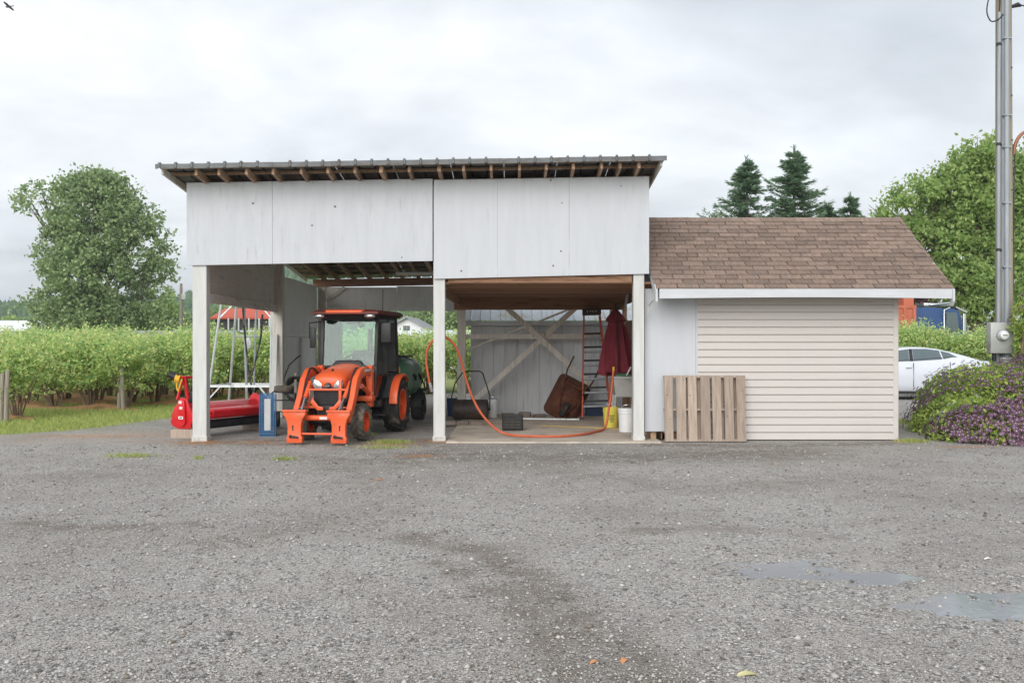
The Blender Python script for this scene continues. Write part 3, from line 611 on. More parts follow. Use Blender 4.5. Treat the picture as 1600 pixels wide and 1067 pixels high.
# fascia, soffit, barge boards
n8 = 14; vs = []
for k in range(n8 + 1):
    x = 2.24 + (6.70 - 2.24) * k / n8; sag = -.018 * math.sin(math.pi * min(1, k / 4)) * 0 + .02 * math.sin(math.pi * k / n8)
    vs.append((x, sag))
ms = MB(); rings = [[(x, 14.585, 2.215 + s_), (x, 14.605, 2.215 + s_), (x, 14.605, 2.366), (x, 14.585, 2.366)] for x, s_ in vs]; gp(ms.loft(rings), 'fascia', 'fascia_white', 0)
gp(MB().box(2.26, 6.68, 14.61, GYF - .02, 2.30, 2.315), 'soffit', 'vinyl', .001)
for x in (2.19, 6.70):
    mbx = MB(); q0 = onroof(x, .0, -.006); q1 = onroof(x, slen, -.006)
    mbx.prism([(14.56, 2.35), (14.56, 2.17), (14.62, 2.10), (14.68, 2.24), (16.58, 3.52), (16.58, 3.655)], x - .012, x + .022, 'X'); gp(mbx, 'barge_board', 'fascia_white', .002)
    gp(MB().prism([(18.6, 2.34), (18.6, 2.19), (16.585, 3.52), (16.585, 3.655)], x - .012, x + .022, 'X'), 'barge_board', 'fascia_white', .002)
gp(MB().tube([(2.19, 14.66, 2.33), (2.16, 14.7, 2.2), (2.13, 14.95, 2.12), (2.12, 14.98, 1.95)], .012, 6), 'cable', 'pale_plastic', 0, None, 40)
# ------------------------------------------------------------------ wooden pallet against the garage
pal = thing('wooden_pallet', 'weathered wooden pallet standing on edge against the garage siding', 'pallet', (PX(1102, 14.95), 14.9, 0)); pal.rotation_euler = (R(-6), 0, 0)
def lp(mb, name, mat, par, bevel=.003, smooth=0): return mb.build(name, mat, par, bevel, smooth, seg=1)
bw = [-.635, -.45, -.262, -.07, .115, .305, .49]
for k, x in enumerate(bw):
    wv = .145 + random.uniform(-.012, .006); t = random.uniform(-.006, .006)
    lp(MB().hexa([(x, 0, .012), (x + wv, 0, .012), (x + wv, .018, .012), (x, .018, .012), (x + t, 0, 1.04), (x + wv + t, 0, 1.04), (x + wv + t, .018, 1.04), (x + t, .018, 1.04)]), 'deck_board', 'pallet_wood', pal)
for z in (.012, .49, 1.005): lp(MB().box(-.635, .64, .019, .105, z, z + .038), 'stringer', 'pallet_wood', pal)
for x in (-.62, -.33, -.1, .2, .48): lp(MB().box(x, x + .11, .106, .122, .012, 1.04), 'deck_board', 'pallet_wood', pal)
# ------------------------------------------------------------------ grey shed behind the right bay
sh = thing('grey_shed', 'low grey board shed with pale metal roof behind the barn', 'shed', (1.0, 22.5, 0))
def shp(mb, name, mat, bevel=.002): return mb.build(name, mat, sh, bevel, 0, world=True, seg=1)
x = -.9
while x < 3.2:
    shp(MB().box(x, x + .244, 20.9, 20.92, .02, 1.96), 'siding_board', 'shed_grey'); x += .25
shp(MB().box(-.89, 3.3, 20.925, 21.0, .0, 1.98), 'wall', 'shed_grey'); shp(MB().box(-.9, -.8, 21.01, 24.8, 0, 1.98), 'wall', 'shed_grey')
shp(MB().box(-1.02, 3.4, 20.62, 20.65, 1.93, 2.03), 'fascia', 'fascia_white'); shp(MB().box(-1.0, 3.4, 20.66, 20.9, 1.95, 1.965), 'soffit', 'fascia_white')
for k in range(5):
    xa = -1.04 + k * .9; rib = [xa + .15 + .22 * j for j in range(4)]; prof = [(xa, 0)]
    for r_ in rib: prof += [(r_ - .02, 0), (r_ - .01, .02), (r_ + .01, .02), (r_ + .02, 0)]
    prof += [(xa + .895, 0)]; nn_ = len(prof)
    vs = [(x_, 20.58, 2.04 + h_) for x_, h_ in prof] + [(x_, 25.0, 3.5 + h_) for x_, h_ in prof]
    shp(MB().add(vs, [(j, j + 1, nn_ + j + 1, nn_ + j) for j in range(nn_ - 1)]), 'roof_sheet', 'sheet_pale', 0)
# ------------------------------------------------------------------ wheels
def tyre_mesh(mb, R_, w_, rim, lugs=0, lw=.03, lh=.02, mi=0):
    prof = [(rim, -w_ * .38), (rim + (R_ - rim) * .5, -w_ * .5), (R_ - lh - .012, -w_ * .46), (R_ - lh, -w_ * .34), (R_ - lh, w_ * .34), (R_ - lh - .012, w_ * .46), (rim + (R_ - rim) * .5, w_ * .5), (rim, w_ * .38)]
    mb.lathe(prof, axis='X', n=32, closed=True, mi=mi)
    for k in range(lugs):
        for sgn in (-1, 1):
            t = 2 * math.pi * (k + (.5 if sgn > 0 else 0)) / lugs; t2 = t + .75 * 2 * math.pi / lugs
            def pt(tt, xx, rr): return Vector((xx, rr * math.cos(tt), rr * math.sin(tt)))
            a0, a1 = t, t2; da = lw / R_ / 1.2
            p = []
            for rr in (R_ - lh - .008, R_):
                p += [pt(a0 - da, 0 + sgn * .004, rr), pt(a1 - da, sgn * w_ * .49, rr - .012), pt(a1 + da, sgn * w_ * .49, rr - .012), pt(a0 + da, sgn * .004, rr)]
            mb.hexa(p, mi)
    return mb
def wheel(parent, name, c, R_, w_, rim, side, rimmat, tyremat='rubber', lugs=0, lw=.03, lh=.02, dish=.5):
    d = side * w_
    m = MB(); m.lathe([(rim * 1.03, -w_ * .4), (rim * 1.03, w_ * .4), (rim * .93, w_ * .4), (rim * .93, -w_ * .4)], axis='X', n=28, closed=True)
    m.lathe([(rim * .94, d * .05), (rim * .75, d * .12), (rim * .45, d * .10), (rim * .40, d * .22), (rim * .16, d * .24), (rim * .15, d * .36), (.001, d * .37)], axis='X', n=28, caps=False)
    m.lathe([(rim * .94, -d * .02), (.001, -d * .02)], axis='X', n=28, caps=False)
    for k in range(6):
        t = k * math.pi / 3; cx, cz = rim * .29 * math.cos(t), rim * .29 * math.sin(t); m.tube([(d * .22, cx, cz), (d * .27, cx, cz)], rim * .04, 6)
    o = m.build(name, rimmat, parent, 0, 40); o.location = c
    ty = tyre_mesh(MB(), R_, w_, rim, lugs, lw, lh).build('tyre', tyremat, o, 0, 35)
    return o
# ------------------------------------------------------------------ orange compact tractor with cab and loader
tr = thing('tractor', 'orange compact tractor with glass cab and front loader arms', 'tractor', (-2.82, 15.22, 0), R(-7.5))
def tp(mb, name, mat, parent=None, bevel=.006, smooth=35): return mb.build(name, mat, parent or tr, bevel, smooth, seg=2)
for s in (-1, 1):
    wheel(tr, 'wheel', (s * .45, 0, .30), .30, .20, .16, s, 'orange_dirty', 'rubber_muddy', 13, .028, .026)
    wheel(tr, 'wheel', (s * .585, 1.66, .475), .475, .29, .27, s, 'orange', 'rubber', 15, .034, .03)
tp(MB().box(-.17, .17, -.28, 1.9, .36, .62).box(-.12, .12, .1, 1.6, .26, .37), 'chassis', 'dark_metal')
tp(MB().tube([(-.40, 0, .30), (.40, 0, .30)], .055, 10).box(-.10, .10, -.08, .08, .26, .40), 'front_axle', 'dark_metal')
tp(MB().tube([(-.5, 1.66, .475), (.5, 1.66, .475)], .09, 12).box(-.2, .2, 1.4, 1.95, .3, .7), 'rear_axle', 'dark_metal')
# hood: lofted shell
def hoodring(y, w_, zt, zb, r_=.4):
    return [(-w_, y, zb), (-w_ * 1.02, y, zb + (zt - zb) * .55), (-w_ * .93, y, zb + (zt - zb) * .82), (-w_ * .62, y, zb + (zt - zb) * .95), (-w_ * .25, y, zt), (w_ * .25, y, zt), (w_ * .62, y, zb + (zt - zb) * .95), (w_ * .93, y, zb + (zt - zb) * .82), (w_ * 1.02, y, zb + (zt - zb) * .55), (w_, y, zb)]
hood = tp(MB().loft([hoodring(-.30, .20, .985, .88), hoodring(-.27, .235, 1.03, .84), hoodring(-.15, .26, 1.085, .80), hoodring(.1, .275, 1.14, .78), hoodring(.4, .285, 1.185, .78), hoodring(.74, .29, 1.21, .80)]), 'hood', 'orange', None, 0, 50)
tp(MB().box(-.012, .012, -.1, -.04, 1.10, 1.135), 'hood_latch', 'black_plastic', hood, .003)
tp(MB().box(-.255, .255, -.2, .7, .60, .82), 'engine_cover', 'black_plastic', None, .01)
gr_ = tp(MB().prism([(-.235, .56), (.235, .56), (.245, .78), (.235, .90), (.16, .93), (-.16, .93), (-.235, .90), (-.245, .78)], -.285, -.2), 'grille', 'black_plastic', None, .012)
for k in range(9): tp(MB().box(-.19, .19, -.294, -.284, .60 + k * .022, .608 + k * .022), 'grille_slat', 'dark_metal', gr_, .001)
for k in range(14): tp(MB().box(-.19 + k * .0285, -.186 + k * .0285, -.293, -.283, .595, .80), 'grille_bar', 'dark_metal', gr_, 0)
for s in (-1, 1):
    h = tp(MB().prism([(s * .09, .835), (s * .225, .83), (s * .24, .90), (s * .225, .975), (s * .15, .95), (s * .10, .90)], -.315, -.25), 'headlight', 'chrome', None, .008)
    tp(MB().ball((s * .165, -.312, .892), (.042, .014, .042)), 'lens', 'lamp_glass', h, 0, 60)
# oval emblem with a stylised mark
em = tp(MB().lathe([(.001, -.325), (.047, -.325), (.052, -.317), (.052, -.30)], axis='Y', n=24, c=(0, 0, .885)).xf(Matrix.Translation((0, 0, .885)) @ Matrix.Diagonal((1, 1, .78, 1)) @ Matrix.Translation((0, 0, -.885))), 'emblem', 'black_plastic', None, 0, 50)
tp(MB().tube([(-.034, -.329, .868), (-.022, -.329, .888), (-.012, -.329, .907), (.012, -.329, .907), (.002, -.329, .888), (.024, -.329, .886), (.036, -.329, .868), (.018, -.329, .866), (.006, -.329, .878), (-.012, -.329, .866), (-.034, -.329, .868)], .0045, 6), 'emblem_mark', 'chrome', em, 0, 50)
# brush guard
tp(MB().box(-.30, .30, -.37, -.34, .805, .835).box(-.30, -.27, -.37, -.34, .55, .80).box(.19, .235, -.37, -.34, .50, .97).box(-.31, -.22, -.37, -.33, .53, .57).box(-.36, -.1, -.36, -.33, .53, .56).box(.19, .33, -.36, -.33, .53, .56), 'brush_guard', 'orange', None, .005)
tp(MB().prism([(-.26, .62), (-.14, .50), (-.05, .50), (-.05, .55), (-.12, .56), (-.22, .68)], -.40, -.37).prism([(.26, .62), (.14, .50), (.05, .50), (.05, .55), (.12, .56), (.22, .68)], -.40, -.37), 'guard_brace', 'orange', None, .004)
# loader
for s in (-1, 1):
    x = s * .42
    arm = MB(); pts = [(x, .60, 1.06), (x, .30, 1.10), (x, -.02, 1.06), (x, -.22, .92), (x, -.36, .68), (x, -.66, .36)]; hs = [.10, .13, .16, .17, .15, .10]
    rings = []
    for k, p in enumerate(pts):
        a_ = Vector(pts[max(k - 1, 0)]); b_ = Vector(pts[min(k + 1, 5)]); t_ = (b_ - a_).normalized(); u_ = Vector((1, 0, 0)).cross(t_).normalized() * hs[k] / 2; p = Vector(p); q = Vector((.042, 0, 0))
        rings.append([p - q - u_, p + q - u_, p + q + u_, p - q + u_])
    ar = tp(arm.loft(rings), 'loader_arm', 'orange', None, .008)
    tp(MB().box(x + s * .043, x + s * .046, .12, .46, 1.085, 1.125), 'arm_label', 'label_white', ar, 0)
    up = tp(MB().prism([(.48, .50), (.66, .50), (.66, 1.14), (.58, 1.18), (.50, 1.14), (.52, .85)], x - .05, x + .05, 'X'), 'loader_post', 'orange', None, .008)
    tp(MB().tube([(x - .06, .58, 1.08), (x + .06, .58, 1.08)], .025, 8).tube([(x - .06, .56, .72), (x + .06, .56, .72)], .022, 8), 'pin', 'chrome', up, 0)
    cy = tp(MB().tube([(x, .54, .72), (x, .10, .86)], .036, 10), 'lift_cylinder', 'orange', None, 0)
    tp(MB().tube([(x, .11, .857), (x, -.16, .935)], .018, 8), 'rod', 'chrome', cy, 0)
    cy = tp(MB().tube([(s * .33, -.20, .93), (s * .31, -.46, .70)], .032, 10), 'tilt_cylinder', 'orange', None, 0)
    tp(MB().tube([(s * .31, -.45, .71), (s * .285, -.70, .50)], .017, 8), 'rod', 'chrome', cy, 0)
    # attachment plate
    cx = s * .345 - .02
    pl_ = [(-.175, .50), (.175, .50), (.175, .46), (.13, .40), (.105, .30), (.105, .13), (.12, .13), (.12, .035), (-.12, .035), (-.12, .13), (-.105, .13), (-.105, .30), (-.13, .40), (-.175, .46)]
    br = tp(MB().prism([(cx + a_, b_) for a_, b_ in pl_], -.80, -.70), 'attachment_plate', 'orange', None, .008)
    tp(MB().box(cx - .185, cx + .185, -.82, -.68, .50, .53), 'top_lip', 'orange', br, .005)
    tp(MB().tube([(cx + s * .02, -.812, .28), (cx + s * .02, -.795, .28)], .012, 6).box(cx + s * .02 - .008, cx + s * .02 + .008, -.806, -.797, .22, .30), 'slot', 'black_plastic', br, 0)
    tp(MB().tube([(cx - .05, -.83, .135), (cx + .07, -.83, .12)], .016, 8).ball((cx - .05, -.825, .135), .026), 'latch_pin', 'dark_metal', br, 0)
    tp(MB().bar((cx, -.72, .48), (cx - s * .05, -.42, .62), .05, .02), 'lever', 'chrome', br, .003)
for s in (-1, 1):
    for dx in (-.012, .012): tp(MB().tube(smooth_path([Vector(q) for q in ((s * .36 + dx, .5, .8), (s * .365 + dx, .34, 1.02), (s * .37 + dx, .0, 1.15), (s * .365 + dx, -.22, 1.0), (s * .35 + dx, -.40, .74), (s * .30 + dx, -.5, .62), (s * .29 + dx, -.42, .72))]), .009, 6), 'hydraulic_hose', 'black_plastic', None, 0)
    tp(MB().box(s * .292 - .004, s * .292 + .004, .12, .62, .93, 1.0), 'hood_decal', 'black_plastic', hood, .002)
    tp(MB().box(s * .295 - .0045, s * .295 + .0045, .2, .5, .95, .985), 'hood_decal', 'label_white', hood, .001)
tp(MB().tube([(-.42, -.60, .40), (.42, -.60, .40)], .042, 12), 'cross_tube', 'orange', None, 0)
tp(MB().box(-.02, .10, -.648, -.64, .38, .42), 'tube_label', 'label_white', None, 0)
tp(MB().tube([(-.27, -.75, .17), (.26, -.75, .17)], .017, 8), 'tie_bar', 'orange', None, 0)
tp(MB().box(.2, .5, .42, .62, .60, .68).box(-.5, -.2, .42, .62, .60, .68), 'loader_mount', 'orange', None, .006)
# cab
cabf = MB()
def pil(a, b, r_=.028): cabf.bar(a, b, r_ * 2, r_ * 2, (0, 1, 0))
FT, FB, MT, RT, RB_ = .46, .45, .50, .50, .53
for s in (-1, 1):
    pil((s * FB, .72, .55), (s * .465, .76, 1.16)); pil((s * .465, .76, 1.16), (s * .47, .86, 1.99))
    pil((s * .53, 1.98, .95), (s * .50, 1.92, 1.99)); pil((s * .50, 1.35, 1.0), (s * .49, 1.40, 1.99), .02)
    cabf.bar((s * .47, .86, 1.97), (s * .50, 1.92, 1.97), .05, .05)
cabf.bar((-.47, .86, 1.96), (.47, .86, 1.96), .05, .07); cabf.bar((-.465, .765, 1.15), (.465, .765, 1.15), .04, .05); cabf.bar((-.5, 1.95, 1.95), (.5, 1.95, 1.95), .05, .06); cabf.bar((-.53, 1.98, 1.0), (.53, 1.98, 1.0), .05, .08)
cab = tp(cabf, 'cab_frame', 'black_plastic', None, .008)
def pane(pts, name, off):
    m = MB(); m.add(pts + [tuple(Vector(p) + Vector(off)) for p in pts], [tuple(range(len(pts))), tuple(reversed(range(len(pts), 2 * len(pts))))] + [(k, len(pts) + k, len(pts) + (k + 1) % len(pts), (k + 1) % len(pts)) for k in range(len(pts))])
    return tp(m, name, 'cab_glass', cab, 0, 0)
pane([(-.44, .765, 1.17), (.44, .765, 1.17), (.445, .855, 1.93), (-.445, .855, 1.93)], 'windscreen', (0, .006, 0))
pane([(-.5, 1.965, 1.05), (.5, 1.965, 1.05), (.475, 1.935, 1.92), (-.475, 1.935, 1.92)], 'rear_window', (0, .006, 0))
for s in (-1, 1):
    pane([(s * .47, .77, .62), (s * .475, 1.22, .62), (s * .505, 1.36, .98), (s * .495, 1.385, 1.94), (s * .475, .875, 1.94), (s * .468, .78, 1.16)], 'door_glass', (s * .006, 0, 0))
    pane([(s * .508, 1.375, 1.02), (s * .53, 1.95, 1.02), (s * .505, 1.905, 1.94), (s * .497, 1.42, 1.94)], 'side_window', (s * .006, 0, 0))
    dm = MB().tube([(s * .475, .77, .58), (s * .48, 1.22, .58), (s * .51, 1.36, .98), (s * .5, 1.385, 1.3)], .02, 8); door = tp(dm, 'door_frame', 'black_plastic', None, 0)
    tp(MB().box(s * .50 - .012, s * .50 + .012, .95, 1.07, 1.0, 1.03), 'handle', 'black_plastic', door, .004)
    tp(MB().box(s * .34, s * .60, .82, 1.12, .34, .36).box(s * .34, s * .52, .84, 1.1, .48, .58), 'step', 'dark_metal', None, .004)
    # rear fender: an arch over the wheel
    fr = []; 
    for k in range(13):
        t = R(196 - k * 14); rr = .55; yc = 1.66 + rr * math.cos(t) * -1; zc_ = .475 + rr * math.sin(t)
        if True: fr.append((1.66 - .55 * math.cos(math.pi - t) , .475 + .55 * math.sin(t)))
    rings = [[(s * .60, y_, z_ - .01), (s * .73, y_, z_), (s * .74, y_ - .0, z_ - .035), (s * .60, y_, z_ - .03)] for y_, z_ in [(1.66 + .56 * math.cos(t), .475 + .54 * math.sin(t)) for t in [R(d) for d in range(172, 40, -12)]]]
    tp(MB().loft(rings), 'fender', 'orange', None, .006)
    tp(MB().prism([(1.22, .58), (1.95, .6), (1.98, 1.0), (1.36, 1.0)], s * .44, s * .47, 'X'), 'side_panel', 'black_plastic', None, .004)
    tp(MB().box(s * .53 - .03, s * .53 + .03, 1.96, 2.03, 1.02, 1.12), 'tail_lamp', 'yellow', None, .006)
    # mirrors on their arms
    mm = tp(MB().tube([(s * .48, .84, 1.9), (s * .66, .72, 1.88), (s * .66, .72, 1.62)], .012, 6), 'mirror_arm', 'black_plastic', None, 0)
    tp(MB().box(s * .655 - .085, s * .655 + .085, .69, .74, 1.55, 1.88) if s > 0 else MB().box(s * .60 - .05, s * .60 + .05, .69, .73, 1.46, 1.80), 'mirror', 'black_plastic', mm, .02)
pm('roof_maroon', S(112, 52, 44), S(88, 42, 38), 5, rough=.5)
rf = MB()
def rring(z, g_): return [(-.56 + g_, .56 + g_, z), (-.30, .50 + g_, z), (.30, .50 + g_, z), (.56 - g_, .56 + g_, z), (.62 - g_, 1.1, z), (.62 - g_, 2.0 - g_, z), (.50, 2.10 - g_, z), (-.50, 2.10 - g_, z), (-.62 + g_, 2.0 - g_, z), (-.62 + g_, 1.1, z)]
roof_ = tp(rf.loft([rring(1.995, .05), rring(2.02, .0), rring(2.055, .0), rring(2.085, .05), rring(2.10, .2)]), 'cab_roof', 'roof_maroon', None, 0, 50)
tp(MB().loft([[(-.30, .49, z_), (.30, .49, z_), (.34, .56, z_ + .02), (-.34, .56, z_ + .02)] for z_ in (2.035, 2.075)]), 'roof_trim', 'orange', roof_, .008)
tp(MB().loft([rring(1.97, .10), rring(1.996, .02)]), 'roof_lining', 'black_plastic', roof_, 0, 50)
for s in (-1, 1):
    wl = tp(MB().ball((s * .43, .53, 1.985), (.10, .05, .042), 12, 6), 'work_lamp', 'chrome', None, 0, 60)
    tp(MB().ball((s * .43, .495, 1.985), (.078, .03, .03), 12, 6), 'lens', 'lamp_glass', wl, 0, 60)
tp(MB().tube([(.52, 1.0, 2.0), (.525, 1.0, 2.45)], .006, 5), 'antenna', 'black_plastic', None, 0)
st = tp(MB().box(-.24, .24, 1.35, 1.75, .80, .94).box(-.23, .23, 1.68, 1.80, .94, 1.42), 'seat', 'seat_black', None, .04)
sw = tp(MB().lathe([(.175 + .016 * math.cos(t), .016 * math.sin(t)) for t in [k * math.pi / 4 for k in range(8)]], axis='Z', n=24, closed=True).bar((-.17, 0, 0), (.17, 0, 0), .03, .015).tube([(0, 0, 0), (0, 0, -.3)], .025, 8), 'steering_wheel', 'black_plastic', None, 0, 40); sw.location = (0, 1.12, 1.27); sw.rotation_euler = (R(28), 0, 0)
tp(MB().box(-.22, .22, .80, 1.0, .9, 1.22), 'dashboard', 'black_plastic', None, .04)
tp(MB().loft([[(-.30, .66, 1.14), (.30, .66, 1.14), (.30, .78, 1.14), (-.30, .78, 1.14)], [(-.2, .70, 1.26), (.2, .70, 1.26), (.2, .79, 1.26), (-.2, .79, 1.26)]]), 'cowl', 'black_plastic', None, .02)
tp(MB().box(-.44, .44, .74, 1.3, .52, .57), 'cab_floor', 'dark_metal', None, .004)
tp(MB().box(-.1, .1, .95, 1.01, 1.86, 1.94).tube([(.14, .9, 1.9), (.2, .9, 1.82)], .05, 8), 'inside_mirror', 'black_plastic', None, .004)
tp(MB().bar((.05, 1.9, 1.1), (.05, 1.9, 1.8), .09, .02), 'window_wiper', 'black_plastic', None, .004)
for s in (-1, 1): tp(MB().prism([(1.10, .62), (1.36, .98), (1.98, .98), (2.05, .7), (1.9, .95), (1.45, .96), (1.2, .66)], s * .47, s * .60, 'X'), 'wheel_arch', 'black_plastic', None, 0)
# ------------------------------------------------------------------ green sprayer hitched behind the tractor
spy = thing('orchard_sprayer', 'green tank sprayer on two wheels parked behind the tractor', 'sprayer', (-2.29, 19.2, 0), R(-7.5))
def sp_(mb, name, mat, parent=None, bevel=.006, smooth=40): return mb.build(name, mat, parent or spy, bevel, smooth, seg=2)
def trg(y, hw, z0, z1, n_=16):
    c = (z0 + z1) / 2; h = (z1 - z0) / 2; o = []
    for k in range(n_):
        t = 2 * math.pi * (k + .5) / n_; ct, st_ = math.cos(t), math.sin(t); e = .55
        o.append((hw * math.copysign(abs(ct) ** e, ct), y, c + h * math.copysign(abs(st_) ** e, st_)))
    return o
tk = sp_(MB().loft([trg(-1.0, .30, .62, 1.05), trg(-.93, .42, .54, 1.18), trg(-.75, .47, .50, 1.25), trg(-.45, .48, .49, 1.27), trg(-.42, .465, .505, 1.255), trg(-.38, .465, .505, 1.255), trg(-.35, .48, .49, 1.27), trg(0, .48, .49, 1.27), trg(.15, .46, .5, 1.24), trg(.22, .40, .56, 1.15), trg(.27, .3, .64, 1.04)]), 'tank', 'tank_green', None, 0, 60)
sp_(MB().lathe([(.001, 1.31), (.17, 1.31), (.18, 1.295), (.18, 1.26)], c=(0, -.35, 0)), 'lid', 'black_plastic', tk, 0)
sp_(MB().tube([(-.3, -.7, 1.28), (-.3, .0, 1.29), (.3, .0, 1.29), (.3, -.7, 1.28)], .018, 6), 'rail', 'black_plastic', tk, 0)
for dy in (-.62, -.2): sp_(MB().tube([(.484, dy, .95), (.50, dy + .05, .88), (.495, dy + .12, .84), (.484, dy + .16, .92)], .02, 6), 'grip', 'black_plastic', tk, 0)
sp_(MB().box(-.36, -.28, -1.6, .4, .40, .48).box(.28, .36, -1.6, .4, .40, .48).box(-.36, .36, -.05, .05, .28, .40).box(-.05, .05, -2.0, -1.5, .40, .46).box(-.36, .36, -1.6, -1.5, .40, .48), 'frame', 'dark_metal')
sp_(MB().tube([(-.36, 0, .30), (.36, 0, .30)], .035, 8), 'axle', 'dark_metal')
sp_(MB().lathe([(.3, .32), (.36, .36), (.36, .56), (.3, .6)], c=(0, 0, .82), axis='Y', n=28), 'fan_housing', 'black_plastic')
for s in (-1, 1):
    wheel(spy, 'wheel', (s * .43, 0, .30), .30, .22, .15, s, 'dark_metal', 'rubber', 0)
    sp_(MB().loft([[(s * .33, .34 * math.cos(t), .3 + .36 * math.sin(t)), (s * .56, .34 * math.cos(t), .3 + .36 * math.sin(t)), (s * .56, .33 * math.cos(t), .3 + .34 * math.sin(t)), (s * .33, .33 * math.cos(t), .3 + .34 * math.sin(t))] for t in [R(d) for d in range(60, 190, 15)]]), 'mudguard', 'black_plastic', None, 0)
# ------------------------------------------------------------------ red flail mower on blocks
mw = thing('flail_mower', 'red flail mower with black roller beside the left barn post', 'mower', (-5.42, 15.62, 0), R(-26))
def mp_(mb, name, mat, parent=None, bevel=.006, smooth=35): return mb.build(name, mat, parent or mw, bevel, smooth, seg=2)
# local: x across the side plate (towards the front lip), y along the machine away from the camera
sidep = [(-.25, .26), (-.20, .19), (-.08, .15), (.17, .155), (.27, .22), (.27, .34), (.17, .50), (.12, .62), (.05, .655), (-.03, .65), (-.08, .60), (-.11, .50), (-.17, .40)]
def sfx(p): return (p[0] + .06, p[1])
for y0, y1 in ((0, .02), (1.72, 1.74)):
    pl_ = mp_(MB().prism([sfx(p) for p in sidep], y0, y1), 'side_plate', 'red_paint', None, .004)
    if y0 == 0:
        mp_(MB().lathe([(.001, -.035), (.085, -.035), (.09, -.02), (.09, 0)], c=(.08, 0, .28), axis='Y', n=20), 'belt_cover', 'red_paint', pl_, 0)
        mp_(MB().prism([(.01, .27), (.17, .27), (.15, .60), (.11, .63), (.06, .63), (.02, .60)], -.04, -.001), 'belt_cover', 'red_paint', pl_, .012)
        for xa, xb, za, zb, mt in ((.035, .10, .56, .605, 'label_white'), (.05, .115, .47, .51, 'label_white'), (.03, .13, .31, .355, 'label_white'), (.05, .11, .325, .34, 'black_plastic')): mp_(MB().box(xa, xb, -.0425 - (.001 if mt == 'black_plastic' else 0), -.0405, za, zb), 'sticker', mt, pl_, 0)
hood_ = [(-.12, .50), (-.02, .56), (.12, .55), (.34, .40), (.43, .36), (.43, .30), (.38, .30), (.33, .345), (.12, .49), (-.01, .50), (-.09, .45), (-.16, .32), (-.19, .34)]
mp_(MB().prism(hood_, .021, 1.719), 'hood', 'red_paint', None, .006)
mp_(MB().prism([(.30, .425), (.33, .475), (.46, .43), (.46, .33), (.44, .33), (.435, .405)], .3, 1.70), 'hood_flap', 'red_paint', None, .004)
mp_(MB().lathe([(.07, .0), (.075, .02), (.075, 1.70), (.07, 1.72)], c=(.33, 0, .21), axis='Y', n=20), 'roller', 'dark_metal', None, 0)
mp_(MB().lathe([(.05, .03), (.05, 1.7)], c=(.04, 0, .34), axis='Y', n=14), 'rotor', 'dark_metal', None, 0)
MS = Matrix.Translation((-.02, -.42, 0))
mast = mp_(MB().bar((.02, .62, .62), (.0, .55, 1.0), .08, .03).bar((.02, 1.02, .62), (.0, .95, 1.0), .08, .03).bar((.0, .5, .98), (0, 1.0, .98), .06, .04).bar((-.05, .45, .62), (-.02, .55, .95), .05, .03).xf(MS), 'mast', 'red_paint', None, .005)
mp_(MB().box(-.08, .1, .2, .42, .54, .74), 'gearbox', 'dark_metal', None, .02)
mp_(MB().tube([(-.06, .5, .98), (-.13, .47, 1.0), (-.2, .42, 1.04)], .06, 10).xf(MS), 'shaft_guard', 'black_plastic', mast, 0)
mp_(MB().tube([(-.04, .5, .95), (-.1, .46, .97)], .066, 10).tube([(-.08, .48, .94), (-.07, .46, .82), (-.03, .46, .75), (.0, .46, .85), (.01, .5, .95)], .012, 6).xf(MS), 'chain_cover', 'yellow', mast, 0)
for lb, loc, sz, rz in (('tan timber block under the near end of the red mower', (-5.27, 15.57, 0), (.5, .14, .145), -.1), ('tan timber block under the far end of the red mower', (-4.62, 17.15, 0), (.4, .14, .145), -.4)):
    o = MB().box(-sz[0] / 2, sz[0] / 2, -.07, .07, 0, sz[2]).build('timber_block', 'pallet_wood', None, .008); o.location = loc; o.rotation_euler = (0, 0, rz); tag(o, lb, 'block', 'blocks under the mower')
# ------------------------------------------------------------------ aluminium stand behind the mower
fr = thing('metal_stand', 'tall aluminium frame stand with four splayed legs behind the mower', 'stand', (PX(378, 21.5), 21.6, 0))
def fp(mb, name, mat='alu', parent=None): return mb.build(name, mat, parent or fr, 0, 40)
H = 2.45
TOP = [(-.40, -.3), (.72, -.3), (.66, .45), (-.28, .45)]; BOT = [(-.66, -.62), (.76, -.62), (.72, .7), (-.55, .7)]
for (ax, ay), (bx, by) in zip(BOT, TOP): fp(MB().tube([(ax, ay, -.03), (bx, by, H)], .028, 8), 'leg')
def lerp(k, t): return Vector((BOT[k][0] + (TOP[k][0] - BOT[k][0]) * t, BOT[k][1] + (TOP[k][1] - BOT[k][1]) * t, H * t))
for k in range(4):
    a, b = lerp(k, .995), lerp((k + 1) % 4, .995); fp(MB().tube([a, b], .024, 8), 'top_rail')
    a, b = lerp(k, .25), lerp((k + 1) % 4, .25); fp(MB().bar(a, b, .05, .05), 'low_rail')
for k in (0, 1):
    s = 1 if k == 0 else -1; a = lerp(k, .86); fp(MB().bar(a, lerp(k, .99) + Vector((s * .28, 0, 0)), .03, .03), 'corner_brace')
    a = lerp(k, .12); fp(MB().bar(a, lerp(k, .25) + Vector((s * .25, 0, 0)), .03, .03), 'corner_brace')
fp(MB().tube([lerp(3, .7), lerp(3, .7) + Vector((.6, 0, 0))], .02, 6), 'mid_rail'); fp(MB().tube([(.06, .1, .05), (.02, .0, H)], .03, 8).tube([(.2, .1, .05), (.28, .05, H)], .022, 8), 'centre_pipe', 'galv')
fp(MB().ball((.12, -.02, 1.55), (.07, .05, .14), 8, 5), 'rag', 'white_plastic')
